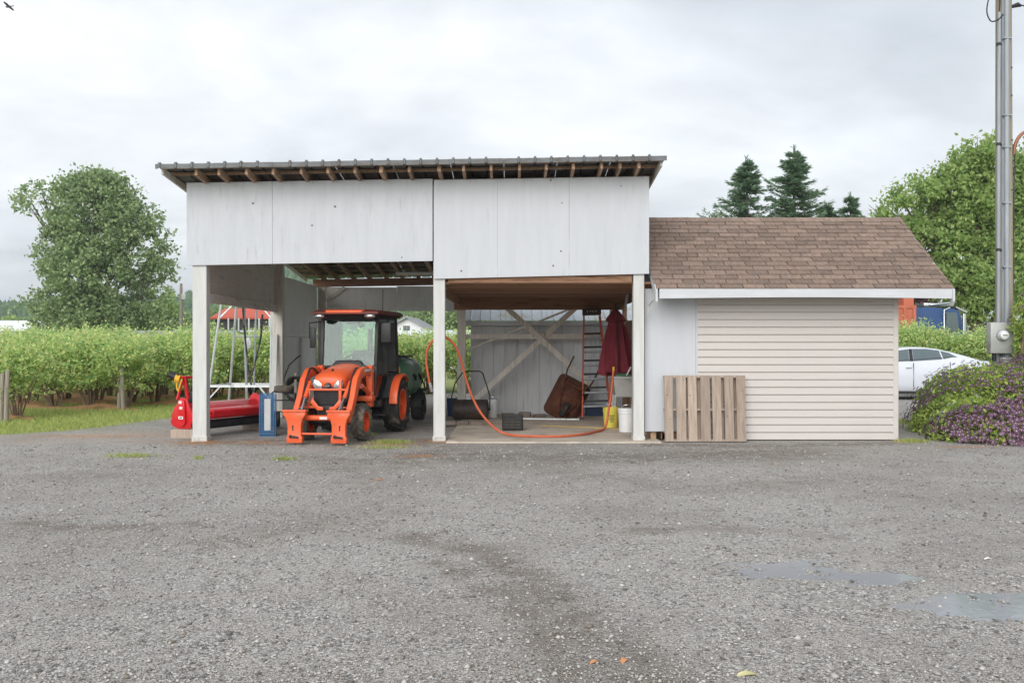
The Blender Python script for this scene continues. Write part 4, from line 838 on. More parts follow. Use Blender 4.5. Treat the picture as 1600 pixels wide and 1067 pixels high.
fp(MB().tube([(.02, -.1, 2.4), (.06, -.14, 1.9), (.14, -.2, 1.3), (.22, -.3, .75), (.42, -.45, .35), (.52, -.5, .12)], .024, 6).tube([(.46, -.1, 2.2), (.44, -.15, 1.7), (.32, -.2, 1.1), (.22, -.32, .7)], .026, 6), 'hanging_hose', 'rubber')
# ------------------------------------------------------------------ blue crate on its end, tub, plank, cart, hose coil
def crate(name, label, cat, loc, rz, sx, sy, sz, mat, nx_, nz_, t=.008):
    c = thing(name, label, cat, loc, rz)
    def wall(nm, f, L_, Hh, n_, m_):
        mb = MB()
        for k in range(n_ + 1):
            u = L_ * k / n_; mb.box(max(0, u - .006), min(L_, u + .006), -t / 2, t / 2, 0, Hh)
        for k in range(m_ + 1):
            v = Hh * k / m_; mb.box(0, L_, -t * .7, t * .7, max(0, v - .007), min(Hh, v + .007))
        mb.xf(f); mb.build(nm, mat, c, 0, 0)
    T = Matrix.Translation; Rz = Matrix.Rotation(R(90), 4, 'Z')
    wall('side_wall', T((-sx / 2, -sy / 2, 0)), sx, sz, nx_, nz_); wall('side_wall', T((-sx / 2, sy / 2, 0)), sx, sz, nx_, nz_)
    wall('end_wall', T((-sx / 2, -sy / 2, 0)) @ Rz, sy, sz, max(3, int(nx_ * sy / sx)), nz_); wall('end_wall', T((sx / 2, -sy / 2, 0)) @ Rz, sy, sz, max(3, int(nx_ * sy / sx)), nz_)
    MB().box(-sx / 2, sx / 2, -sy / 2, sy / 2, 0, .008).build('base', mat, c, 0, 0)
    return c
bc = crate('harvest_crate', 'blue slatted plastic harvest crate stood on end beside the tractor', 'crate', (PX(415, 15.9), 16.05, 0), R(12), .26, .36, .70, 'blue_plastic', 7, 16)
MB().box(-.05, .05, -.188, -.183, .1, .62).build('liner', 'pale_plastic', bc, .002)
tub = thing('grey_tub', 'round grey plastic tub on the ground behind the mower', 'tub', (PX(376, 19.2), 19.6, 0))
MB().lathe([(.17, 0), (.22, .38), (.24, .385), (.24, .40), (.21, .40), (.16, .02)], n=24).build('shell', 'grey_plastic', tub, 0, 40); MB().lathe([(.24 + .012 * math.cos(t), .385 + .012 * math.sin(t)) for t in [k * math.pi / 3 for k in range(6)]], n=24, closed=True).build('rim', 'grey_plastic', tub, 0, 40)
pk = MB().bar((PX(427, 19.6), 19.55, 0), (PX(427, 19.7), 19.86, 1.74), .10, .035, (0, -1, .2)).build('plank', 'white_post', None, .004); tag(pk, 'narrow white plank leaning against the rear left barn post', 'plank')
ct = thing('hand_cart', 'black hand cart with a grey tyre lying by the blue crate', 'cart', (PX(450, 17.6), 17.6, 0), R(10))
MB().tube([(-.3, 0, .02), (-.3, 0, .62), (-.26, 0, .66), (.1, 0, .62)], .015, 6).tube([(-.3, .3, .02), (-.3, .3, .62), (-.26, .3, .66), (.1, .3, .62)], .015, 6).tube([(-.3, 0, .3), (-.3, .3, .3)], .012, 6).tube([(-.3, 0, .3), (.12, 0, .28)], .012, 6).tube([(.12, 0, .02), (.12, 0, .62)], .015, 6).tube([(.12, .3, .02), (.12, .3, .62)], .015, 6).tube([(-.3, 0, .5), (.12, 0, .5)], .012, 6).build('frame', 'black_plastic', ct, 0, 40)
tw = tyre_mesh(MB(), .20, .12, .09).xf(Matrix.Rotation(R(90), 4, 'Y')).build('tyre', 'rubber_muddy', ct, 0, 40); tw.location = (-.08, .15, .70)
tw = tyre_mesh(MB(), .16, .12, .08).build('tyre', 'rubber', ct, 0, 40); tw.location = (-.2, -.08, .16)
hc = thing('hose_coil', 'coiled black hose hanging on the left barn wall', 'hose', (PX(462, 19.5), 19.4, 0))
pth = []
for k in range(90):
    t = k * 2 * math.pi / 16; pth.append((.20 * math.cos(t) + .01 * math.sin(k), .0 + k * .0022, .66 + .22 * math.sin(t) - .0012 * k))
MB().tube(pth, .017, 6).build('coil', 'rubber', hc, 0, 50); MB().tube([(-.2, .05, .5), (-.22, .04, .85), (-.12, .02, 1.1), (.05, 0, 1.26), (.12, 0, 1.3)], .016, 6).build('free_end', 'rubber', hc, 0, 50)
MB().bar((0, .1, 0), (0, .1, .95), .05, .05, (0, 1, 0)).build('stake', 'old_post', hc, .004)
# ------------------------------------------------------------------ things on the slab
SZ = .022
def bucket(label, loc, r0, r1, h, mat, group=None, lid=False, handle='chrome', tilt=None):
    b = thing('bucket', label, 'bucket', loc, 0, group)
    MB().lathe([(r0, 0), (r1 * .985, h * .8), (r1 * 1.04, h * .81), (r1 * 1.04, h * .87), (r1, h * .88), (r1, h), (r1 - .006, h), (r0 - .006, .01)], n=28).build('shell', mat, b, 0, 35)
    if lid: MB().lathe([(.001, h + .012), (r1 * 1.03, h + .012), (r1 * 1.05, h), (r1 * 1.05, h - .03)], n=28).build('lid', mat, b, 0, 35)
    MB().tube([(-r1 * 1.04, 0, h * .84), (-r1 * .9, -.06, h * 1.0), (-r1 * .5, -.1, h * 1.16), (0, -.11, h * 1.2), (r1 * .5, -.1, h * 1.16), (r1 * .9, -.06, h * 1.0), (r1 * 1.04, 0, h * .84)], .005, 6).build('handle', handle, b, 0, 40)
    return b
bucket('dark blue bucket behind the lawn roller', (-1.27, 20.45, 0), .10, .125, .38, 'navy_plastic', handle='black_plastic')
bucket('small white bucket at the right end of the lawn roller', (-.40, 19.75, SZ), .095, .11, .36, 'white_plastic', lid=True)
yb = bucket('yellow bucket with dark print in front of the grey sink', (1.80, 17.45, SZ), .125, .148, .36, 'yellow_plastic')
for z_, wv in ((.21, .11), (.175, .08), (.14, .10), (.10, .06)):
    m_ = MB(); 
    rr = .131 + .023 * z_ / .36 + .003
    for k in range(6):
        t0, t1 = R(-90) + (k / 6 - .5) * wv / .14, R(-90) + ((k + .72) / 6 - .5) * wv / .14
        m_.add([(rr * math.cos(t0), rr * math.sin(t0), z_), (rr * math.cos(t1), rr * math.sin(t1), z_), (rr * math.cos(t1), rr * math.sin(t1), z_ + .018), (rr * math.cos(t0), rr * math.sin(t0), z_ + .018)], [(0, 1, 2, 3)])
    m_.build('print', 'drum_steel', yb, 0, 0)
bucket('tall white bucket with lid beside the right barn post', (1.98, 16.55, SZ), .135, .15, .39, 'white_plastic', lid=True)
mc = crate('milk_crate', 'black plastic milk crate on the slab by the orange hose', 'crate', (0.01, 16.85, SZ), R(4), .34, .30, .27, 'black_plastic', 8, 5, .010)
lr = thing('lawn_roller', 'dark steel lawn roller with a bent tube handle', 'roller', (-.83, 19.25, SZ), R(-4))
MB().lathe([(.17, -.35), (.2, -.34), (.2, .34), (.17, .35)], axis='X', c=(0, 0, .2), n=32).build('drum', 'drum_steel', lr, .004, 40)
MB().tube([(-.37, 0, .2), (-.39, .0, .42), (-.33, .12, .72), (-.19, .22, .93), (-.1, .24, .96), (.16, .24, .96), (.22, .22, .92), (.32, .1, .66), (.39, -.01, .46), (.385, 0, .2)], .013, 8).build('handle', 'black_plastic', lr, 0, 50)
MB().tube([(-.39, 0, .2), (.40, 0, .2)], .018, 8).build('axle', 'dark_metal', lr, 0)
brk = MB().box(-.095, .095, -.05, .05, 0, .075).mesh('brick', 'brick_grey', .006)
for k, (px, py, rz, lb) in enumerate([(703, 664, .05, 'grey paver leftmost in front of the lawn roller'), (723, 664, -.04, 'grey paver in the middle before the lawn roller'), (745, 664, .08, 'grey paver under the right end of the lawn roller'), (794, 653, .3, 'dark paver lying behind the milk crate'), (820, 651, -.2, 'larger paver against the grey shed wall'), (843, 655, .4, 'broken paver beside the rusty wheelbarrow')]):
    Yb = 1500 * 1.48 / (py - HZ); o = link('paver', brk, None, (PX(px, Yb), Yb, SZ if Yb < 20.4 else 0), (0, 0, rz)); o.scale = (1.15, 1, 1) if k < 3 else (1.3, 1.2, 1.3); tag(o, lb, 'paver', 'loose grey pavers')
# orange hose hooked on the middle post
hp = [(672, 602, 15.5), (668, 580, 15.46), (666, 560, 15.42), (669, 543, 15.38), (679, 530, 15.34), (692, 526, 15.32), (705, 533, 15.34), (715, 548, 15.4), (722, 570, 15.5), (729, 595, 15.6), (738, 620, 15.65), (750, 643, 15.68), (766, 662, 15.7), (785, 676, 15.72)]
pth = [P(*q) for q in hp]
for px, Yv in ((808, 15.55), (835, 15.42), (865, 15.4), (892, 15.55), (915, 15.85), (932, 16.3), (943, 16.7)): pth.append(Vector((PX(px, Yv), Yv, SZ + .024)))
pth += [P(948, 660, 16.85), P(951, 640, 16.88), P(955, 615, 16.9), P(957, 595, 16.9), P(958.5, 578, 16.9)]
hs_ = thing('orange_hose', 'thick orange hose looped over the middle post and across the slab', 'hose', (0, 15.5, 0))
MB().tube(smooth_path(pth), .020, 10).build('hose', 'hose_red', hs_, 0, 60, world=True)
a, b = P(671.5, 598, 15.5), P(674.5, 612, 15.5); MB().tube([a, a.lerp(b, .35), a.lerp(b, .36), b], [.03, .03, .036, .03], 10).build('coupling', 'chrome', hs_, 0, 40, world=True)
MB().tube([P(958.5, 580, 16.9), P(958.8, 573, 16.9)], .02, 8).build('end_fitting', 'yellow', hs_, 0, 40, world=True)
MB().tube([Vector((PX(690, 15.2), 15.19, PZ(533, 15.2))), Vector((PX(692, 15.3), 15.34, PZ(533, 15.3))), Vector((PX(692, 15.3), 15.38, PZ(524, 15.3)))], .008, 6).build('hook', 'dark_metal', hs_, 0, 40, world=True)
# rusty wheelbarrow standing on its nose
wb = thing('wheelbarrow', 'rusty wheelbarrow tipped up on its nose showing its underside', 'wheelbarrow', (PX(872, 19.4), 19.35, SZ)); wb.rotation_euler = (R(-14), R(28), 0)
def wring(y, hw, z0, z1, rr=.12):
    o = []
    for cx, cz, a0 in ((hw - rr, z1 - rr, 0), (-hw + rr, z1 - rr, 90), (-hw + rr, z0 + rr, 180), (hw - rr, z0 + rr, 270)):
        for k in range(4): t = R(a0 + k * 30); o.append((cx + rr * math.cos(t), y, cz + rr * math.sin(t)))
    return o
tray = MB().loft([wring(.30, .36, .06, .98), wring(.28, .355, .065, .975), wring(.02, .25, .22, .84), wring(0, .22, .25, .80)], False)
tray.add(wring(0, .22, .25, .80), [tuple(range(16))]); t_ = tray.build('tray', 'rust', wb, 0, 40); sm = t_.modifiers.new('thickness', 'SOLIDIFY'); sm.thickness = .006
for s in (-1, 1):
    MB().tube([(s * .06, -.16, .10), (s * .14, -.06, .30), (s * .24, -.035, .75), (s * .29, .0, 1.02), (s * .29, .03, 1.32)], .017, 8).build('handle', 'rust', wb, 0, 40)
    MB().tube([(s * .2, -.04, .55), (s * .2, -.26, .62), (s * .2, -.26, .8), (s * .24, -.04, .84)], .013, 6).build('leg', 'rust', wb, 0, 40)
MB().tube([(-.2, -.26, .70), (.2, -.26, .70)], .012, 6).build('leg_brace', 'rust', wb, 0, 40)
MB().tube([(-.06, -.16, .10), (-.1, -.2, -.0), (.1, -.2, -.0), (.06, -.16, .10)], .014, 6).build('nose_guard', 'rust', wb, 0, 40)
wo = wheel(wb, 'wheel', (0, -.17, .19), .18, .09, .09, 1, 'rust', 'rubber')
# stepladder
ld = thing('step_ladder', 'orange fibreglass stepladder folded and leaning at the back of the slab', 'ladder', (PX(929, 19.5), 19.25, SZ)); ld.rotation_euler = (R(-7), R(-1.5), 0)
def lx(s, z): return s * (.30 - .145 * z / 2.22) + .03 * (1 - z / 2.22)
for s in (-1, 1):
    MB().bar((lx(s, 0), 0, 0), (lx(s, 2.2), 0, 2.2), .03, .075, (0, -1, 0)).build('rail', 'ladder_orange', ld, .004)
    MB().bar((lx(s, 0) * .95, .13, .02), (lx(s, 2.1) * .95, .09, 2.1), .025, .05, (0, -1, 0)).build('rear_rail', 'ladder_orange', ld, .003)
    MB().box(lx(s, 0) - .03, lx(s, 0) + .03, -.05, .05, -.005, .05).build('foot', 'black_plastic', ld, .004)
for k in range(1, 8):
    z = .275 * k; MB().box(lx(-1, z) + .015, lx(1, z) - .015, -.045, .04, z - .03, z + .006).build('step', 'galv', ld, .004)
for k in range(1, 7):
    z = .275 * k + .10; MB().box(lx(-1, z) * .93, lx(1, z) * .93, .11, .125, z - .02, z + .02).build('rear_brace', 'dark_metal', ld, .002)
tpc = MB().box(lx(-1, 2.2) - .03, lx(1, 2.2) + .03, -.08, .10, 2.12, 2.24).build('top_cap', 'drum_steel', ld, .01)
for k in range(4): MB().box(-.10 + k * .055, -.08 + k * .055 + (.01 if k % 2 else 0), -.083, -.081, 2.165 + .012 * (k % 2), 2.195).build('cap_hole', 'label_white', tpc, 0)
# closed parasol
um = thing('parasol', 'closed maroon parasol leaning in the right corner of the barn', 'parasol', (PX(960, 18.7), 18.5, SZ)); um.rotation_euler = (R(-3), R(0.5), 0)
rings = []
for z, rr, am in ((.93, .25, .30), (.97, .255, .32), (1.25, .25, .30), (1.55, .215, .28), (1.80, .165, .22), (1.93, .13, .15), (1.96, .19, .12), (2.02, .16, .12), (2.12, .09, .1), (2.19, .03, 0)):
    rings.append([((rr * (1 + am * math.sin(8 * t + 1.5 * z) * .8 + .10 * math.sin(3 * t + 5 * z))) * math.cos(t) * 1.0, (rr * (1 + am * math.sin(8 * t + 1.5 * z) * .8)) * math.sin(t) * .8, z + (.035 * math.sin(5 * t) if z < .98 else 0)) for t in [2 * math.pi * k / 48 for k in range(48)]])
MB().loft(rings).build('canopy', 'maroon_cloth', um, 0, 50)
MB().tube([(0, 0, 0), (0, 0, 2.30)], .017, 8).build('pole', 'black_plastic', um, 0, 40)
MB().tube([(.0, -.26, .95), (.02, -.24, 1.5), (.02, -.2, 1.9), (.03, -.12, 2.3)], .008, 6).build('cord', 'black_plastic', um, 0, 40)
# utility sink with clutter
sk = thing('utility_sink', 'grey plastic laundry sink on legs by the right wall', 'sink', (2.10, 18.1, SZ))
MB().loft([[(-.16, -.2, .52), (.16, -.2, .52), (.16, .2, .52), (-.16, .2, .52)], [(-.215, -.25, .86), (.215, -.25, .86), (.215, .25, .86), (-.215, .25, .86)], [(-.235, -.27, .862), (.235, -.27, .862), (.235, .27, .862), (-.235, .27, .862)], [(-.235, -.27, .90), (.235, -.27, .90), (.235, .27, .90), (-.235, .27, .90)], [(-.2, -.235, .90), (.2, -.235, .90), (.2, .235, .90), (-.2, .235, .90)], [(-.19, -.22, .82), (.19, -.22, .82), (.19, .22, .82), (-.19, .22, .82)]]).build('basin', 'pale_plastic', sk, .006, 40)
for sx in (-1, 1):
    for sy in (-1, 1): MB().bar((sx * .2, sy * .22, 0), (sx * .17, sy * .19, .56), .035, .035, (0, 1, 0)).build('leg', 'pale_plastic', sk, .003)
for lb, nm, mt, f in (('folded green tarp lying in the grey sink', 'tarp', 'tank_green', lambda m: m.loft([[(-.17, -.2, .83), (.15, -.2, .83), (.15, .18, .83), (-.17, .18, .83)], [(-.18, -.19, .92), (.17, -.21, .90), (.14, .2, .93), (-.15, .17, .90)], [(-.1, -.1, .97), (.1, -.14, .95), (.08, .1, .97), (-.06, .1, .96)]])),
                     ('white plastic pipe sticking up out of the sink', 'pipe', 'white_plastic', lambda m: m.tube([(.02, -.16, .88), (.12, -.18, 1.08)], .016, 8))):
    o = f(MB()).build(nm, mt, None, .01, 40); o.location = sk.location; tag(o, lb, nm)
o = MB().lathe([(.09 + .016 * math.cos(t), .016 * math.sin(t)) for t in [k * math.pi / 3 for k in range(6)]], axis='X', n=20, closed=True).build('hose_loop', 'pole_wood', None, 0, 50); o.location = (2.33, 17.2, 1.25); tag(o, 'small pale rope loop hung on the right wall', 'rope')
# boxes behind the ladder
o = thing('toolbox', 'orange red toolbox with pale blue lid behind the ladder', 'toolbox', (PX(900, 20.2), 20.3, SZ)); MB().box(-.16, .16, -.12, .12, 0, .2).build('body', 'toolbox_red', o, .012); MB().box(-.165, .165, -.125, .125, .202, .27).build('lid', 'blue_plastic', o, .015)
o = thing('storage_box', 'dark blue storage box on the floor behind the ladder', 'box', (PX(931, 20.1), 20.3, SZ)); MB().box(-.2, .2, -.14, .14, 0, .2).build('body', 'navy_plastic', o, .012); MB().box(-.21, .21, -.15, .15, .202, .235).build('lid', 'grey_plastic', o, .01)
pth = smooth_path([Vector((PX(a_, y_), y_, SZ + .008)) for a_, y_ in ((846, 17.7), (875, 17.5), (905, 17.4), (930, 17.2), (950, 17.05), (969, 16.95))]); tag(MB().tube(pth, .008, 6).build('rope', 'rope', None, 0, 50), 'thin yellow rope lying straight across the slab', 'rope')
tag(MB().bar(P(815, 654, 19.2) - Vector((0, 0, .0)), P(905, 655, 19.1), .03, .03).build('metal_bar', 'alu', None, .002), 'long pale metal bar lying below the wheelbarrow', 'bar')
# ------------------------------------------------------------------ utility pole with conduits and meter
UX, UY = PX(1567, 17.4), 17.4
up_ = thing('utility_pole', 'tall weathered utility pole with metal conduits and cables', 'pole', (UX, UY, 0))
def upp(mb, name, mat, parent=None, bevel=0, smooth=40): return mb.build(name, mat, parent or up_, bevel, smooth)
upp(MB().tube([(.03, 0, -.05), (.02, 0, 4), (.01, 0, 9)], [.155, .145, .13], 18), 'shaft', 'pole_wood')
gd = upp(MB().lathe([(.045, .3), (.045, 8.9)], c=(-.01, -.155, 0), n=12).box(-.075, .055, -.13, -.118, .3, 8.9), 'cable_guard', 'galv', None, 0)
for z in (2.9, 4.05, 5.05, 5.62, 7.0): upp(MB().box(-.08, .06, -.205, -.12, z, z + .025), 'strap', 'galv', gd)
pp_ = upp(MB().tube([(-.135, -.10, .3), (-.125, -.10, 6.0), (-.115, -.1, 7.5)], .034, 12), 'conduit', 'galv')
for z in (3.2, 5.1, 6.9): upp(MB().tube([(-.13, -.1, z), (-.129, -.1, z + .05)], .04, 12).box(-.12, -.03, -.12, -.1, z, z + .03), 'strap', 'dark_metal', pp_)
upp(MB().tube(smooth_path([Vector(q) for q in ((-.115, -.1, 7.5), (-.12, -.12, 7.75), (-.2, -.15, 7.9), (-.32, -.15, 7.75), (-.36, -.14, 7.5), (-.28, -.13, 7.33), (-.15, -.13, 7.36), (-.06, -.13, 7.45))]), .012, 6), 'cable_loop', 'black_plastic')
upp(MB().tube(smooth_path([Vector(q) for q in ((.17, -.06, 4.95), (.19, -.06, 5.12), (.26, -.07, 5.27), (.36, -.08, 5.35), (.5, -.1, 5.38))]), .03, 10), 'weatherhead', 'copper_pipe')
upp(MB().tube(smooth_path([Vector(q) for q in ((.19, -.06, 4.95), (.17, -.07, 4.5), (.155, -.08, 3.8), (.15, -.08, 2.4))]), .01, 6), 'cable', 'black_plastic')
upp(MB().tube([(.14, -.05, 7.62), (.24, -.06, 7.65), (.30, -.06, 7.63)], [.03, .045, .02], 8).tube(smooth_path([Vector(q) for q in ((.30, -.06, 7.64), (.45, -.1, 7.6), (.7, -.1, 7.6))]), .012, 6), 'insulator', 'dark_metal')
for z in (4.3, 5.2, 6.0, 6.5, 3.4): upp(MB().lathe([(.001, -.012), (.014, -.01), (.014, .03)], c=(.1, -.115, z), axis='Y', n=8), 'bolt', 'dark_metal')
mt_ = thing('electric_meter', 'grey meter box with round glass dial on the utility pole', 'meter', (UX - .17, UY - .24, 0))
MB().box(-.22, .19, -.10, .06, PZ(552, 17.2), PZ(504, 17.2)).build('cabinet', 'meter_grey', mt_, .012, 40)
MB().lathe([(.085, -.101), (.085, -.15), (.075, -.20), (.05, -.215), (.001, -.22)], c=(-.02, 0, PZ(524, 17.2)), axis='Y', n=24).build('dial', 'white_plastic', mt_, 0, 40)
MB().lathe([(.10, -.101), (.10, -.13), (.086, -.13), (.086, -.101)], c=(-.02, 0, PZ(524, 17.2)), axis='Y', n=24, closed=True).build('ring', 'galv', mt_, 0, 40)
MB().box(-.06, .02, -.222, -.212, PZ(524, 17.2) - .006, PZ(524, 17.2) + .008).build('display', 'drum_steel', mt_, 0)
MB().tube([(-.12, -.02, PZ(552, 17.2)), (-.12, -.02, .2)], .035, 10).build('riser', 'dark_metal', mt_, 0, 40)
MB().box(.02, .20, -.08, .06, PZ(567, 17.2), PZ(558, 17.2)).build('junction_box', 'meter_grey', mt_, .008, 40)
# ------------------------------------------------------------------ white car behind the garage
car = thing('car', 'white fastback sedan parked beyond the garage', 'car', (11.03, 27.4, 0))
def cp(mb, name, mat, parent=None, bevel=0, smooth=50): return mb.build(name, mat, parent or car, bevel, smooth)
def cring(x, zb, zs, hw):
    h = zs - zb; return [(x, -hw * .86, zb), (x, -hw * .97, zb + .10 * h), (x, -hw * .985, zb + .30 * h), (x, -hw, zb + .55 * h), (x, -hw * .985, zb + .82 * h), (x, -hw * .90, zs), (x, hw * .90, zs), (x, hw * .985, zb + .82 * h), (x, hw, zb + .55 * h), (x, hw * .985, zb + .30 * h), (x, hw * .97, zb + .10 * h), (x, hw * .86, zb)]
body = cp(MB().loft([cring(*q) for q in ((-2.34, .36, .60, .58), (-2.27, .27, .70, .76), (-1.95, .22, .82, .88), (-1.4, .19, .92, .92), (-.8, .19, .985, .925), (0, .19, 1.02, .925), (.8, .19, 1.06, .925), (1.4, .19, 1.09, .92), (1.9, .23, 1.09, .88), (2.2, .3, 1.07, .80), (2.33, .42, .98, .68))]), 'body', 'car_white', None, 0, 60)
def gy_(z): return .835 - (z - 1.0) * .52
gr2 = []
for x, zt in ((-1.1, 1.02), (-.75, 1.22), (-.35, 1.40), (0, 1.455), (.4, 1.46), (.8, 1.42), (1.2, 1.33), (1.6, 1.22), (1.98, 1.10)):
    zt2 = zt - .03; gr2.append([(x, -gy_(.98), .98), (x, -gy_(zt2), zt2), (x, -gy_(zt2) * .82, zt), (x, 0, zt + .015), (x, gy_(zt2) * .82, zt), (x, gy_(zt2), zt2), (x, gy_(.98), .98)])
cp(MB().loft(gr2), 'roof', 'car_white', None, 0, 60)
def cwin(poly, name, mat, o_=.006):
    for s in (-1, 1):
        m = MB(); vs = [(x, s * (gy_(z) + o_), z) for x, z in poly] + [(x, s * (gy_(z) - .01), z) for x, z in poly]; n_ = len(poly)
        m.add(vs, [tuple(range(n_))] + [(k, n_ + k, n_ + (k + 1) % n_, (k + 1) % n_) for k in range(n_)]); cp(m, name, mat, None, 0, 30)
cwin([(-.85, 1.05), (-.02, 1.07), (.02, 1.405), (-.25, 1.37), (-.55, 1.24)], 'window', 'car_glass')
cwin([(.10, 1.07), (.90, 1.12), (.86, 1.365), (.5, 1.41), (.13, 1.41)], 'window', 'car_glass')
cwin([(.94, 1.125), (1.30, 1.20), (1.12, 1.30), (.90, 1.355)], 'window', 'car_glass')
cwin([(-.01, 1.07), (.09, 1.07), (.12, 1.41), (.03, 1.408)], 'pillar', 'black_plastic', .008)
cwin([(-.9, 1.035), (1.33, 1.19), (1.32, 1.20), (-.9, 1.05)], 'trim', 'dark_metal', .01)
for s in (-1, 1):
    cp(MB().box(.045, .053, s * .90, s * .932, .36, 1.03), 'door_seam', 'dark_metal'); cp(MB().box(1.06, 1.068, s * .90, s * .925, .6, 1.05), 'door_seam', 'dark_metal'); cp(MB().box(-1.0, -.992, s * .90, s * .926, .36, .96), 'door_seam', 'dark_metal')
    cp(MB().box(-1.05, 1.05, s * .84, s * .905, .17, .235), 'sill', 'black_plastic')
    cp(MB().box(-.16, .0, s * .90, s * .937, .88, .90), 'door_handle', 'chrome'); cp(MB().box(.86, 1.02, s * .90, s * .937, .91, .93), 'door_handle', 'chrome')
    cp(MB().ball((-.72, s * .98, 1.06), (.1, .09, .06)), 'mirror', 'car_white'); cp(MB().box(2.16, 2.325, s * .45, s * .76, .86, .98), 'tail_light', 'tail_red', None, .02)
    for x in (-1.44, 1.43):
        wheel(car, 'wheel', (x, s * .80, .335), .335, .22, .235, 1, 'dark_metal').rotation_euler = (0, 0, R(-90 * s) if s < 0 else R(90))
        cp(MB().lathe([(.36, 0), (.375, 0), (.375, .006), (.36, .006)], c=(x, s * .916, .335), axis='Y', n=28, closed=True), 'arch_trim', 'black_plastic')
cp(MB().add([(-1.08, -.62, 1.045), (-1.08, .62, 1.045), (-.42, .5, 1.392), (-.42, -.5, 1.392)], [(0, 1, 2, 3)]), 'windscreen', 'car_glass')
# ------------------------------------------------------------------ blue truck and orange container
tk_ = thing('truck', 'dark blue lorry cab with chrome rails behind the hedge', 'truck', (PX(1470, 38), 38.9, 0))
def kp(mb, name, mat, parent=None, bevel=.04, smooth=45): return mb.build(name, mat, parent or tk_, bevel, smooth)
kp(MB().loft([[(x, -1.05, .95), (x, -1.08, 2.5), (x, -.9, z_ - .05), (x, 0, z_), (x, .9, z_ - .05), (x, 1.08, 2.5), (x, 1.05, .95)] for x, z_ in ((-1.9, 2.95), (-1.8, 3.06), (-.4, 3.06), (0, 3.04))]), 'sleeper', 'truck_blue', None, 0)
kp(MB().loft([[(x, -1.02, .9), (x, -1.04, 2.2), (x, -.86, z_ - .06), (x, 0, z_), (x, .86, z_ - .06), (x, 1.04, 2.2), (x, 1.02, .9)] for x, z_ in ((.0, 3.02), (.55, 3.02), (.72, 2.92), (.96, 2.25), (1.0, 2.1))]), 'cab', 'truck_blue', None, 0)
kp(MB().loft([[(x, -.9, .9), (x, -.92, z_ - .15), (x, -.6, z_), (x, .6, z_), (x, .92, z_ - .15), (x, .9, .9)] for x, z_ in ((1.0, 2.12), (1.8, 2.02), (2.5, 1.92), (2.6, 1.75))]), 'bonnet', 'truck_blue', None, 0)
kp(MB().prism([(.12, 2.05), (.66, 2.05), (.56, 2.80), (.15, 2.82)], -1.085, -1.0), 'door_window', 'car_glass', None, 0)
kp(MB().hexa([(.90, -.75, 2.22), (.90, .75, 2.22), (.93, .75, 2.22), (.93, -.75, 2.22), (.74, -.72, 2.86), (.74, .72, 2.86), (.77, .72, 2.86), (.77, -.72, 2.86)]).xf(Matrix.Translation((.06, 0, 0))), 'windscreen', 'car_glass', None, 0)
kp(MB().prism([(.62, 3.06), (1.08, 2.86), (1.06, 2.80), (.62, 3.0)], -.85, .85), 'sun_visor', 'chrome', None, 0)
for x in (.02, -1.5, -1.15): kp(MB().tube([(x, -1.14, 1.6), (x, -1.15, 2.0 if x < 0 else 2.9), (x + (.25 if x > 0 else .08), -1.12, 2.08 if x < 0 else 3.0)], .03, 6), 'grab_rail', 'chrome', None, 0)
kp(MB().tube([(.78, -1.2, 1.9), (.78, -1.2, 2.75)], .07, 8), 'mirror', 'chrome', None, 0)
kp(MB().box(-.5, .6, -.5, .5, 3.07, 3.2).tube([(-.3, -.6, 3.12), (.5, -.6, 3.2)], .05, 8), 'roof_horns', 'chrome', None, .02)
kp(MB().box(-4.5, 2.4, -.45, .45, .55, .9), 'chassis', 'dark_metal', None, 0)
for x in (1.7, -2.6, -3.8):
    for s in (-1, 1): wheel(tk_, 'wheel', (x, s * .95, .52), .52, .3, .29, s, 'chrome').rotation_euler = (0, 0, R(-90))
cn = thing('container', 'rusty orange steel container behind the garage corner', 'container', (PX(1398, 37.5), 38.4, 0))
def cnp(mb, name, mat='container_orange'): return mb.build(name, mat, cn, .01, 0)
cnp(MB().box(-2.4, .76, -1.0, 1.1, .3, 2.95), 'shell'); cnp(MB().box(-2.42, .80, -1.04, 1.12, 2.95, 3.07), 'top_rail'); cnp(MB().box(-2.42, .80, -1.04, 1.12, .05, .3), 'base_rail', 'dark_metal')
for k in range(9): cnp(MB().box(-2.3 + k * .37, -2.18 + k * .37, -1.05, -1.0, .3, 2.95), 'rib')
cnp(MB().box(.35, .75, -.9, -.4, 3.07, 3.35), 'hatch')
m_ = MB()
for k in range(4): m_.box(.05 + k * .11, .11 + k * .11 - (.03 if k == 2 else 0), -1.012, -1.004, 2.0, 2.16)
m_.build('lettering', 'label_white', cn)
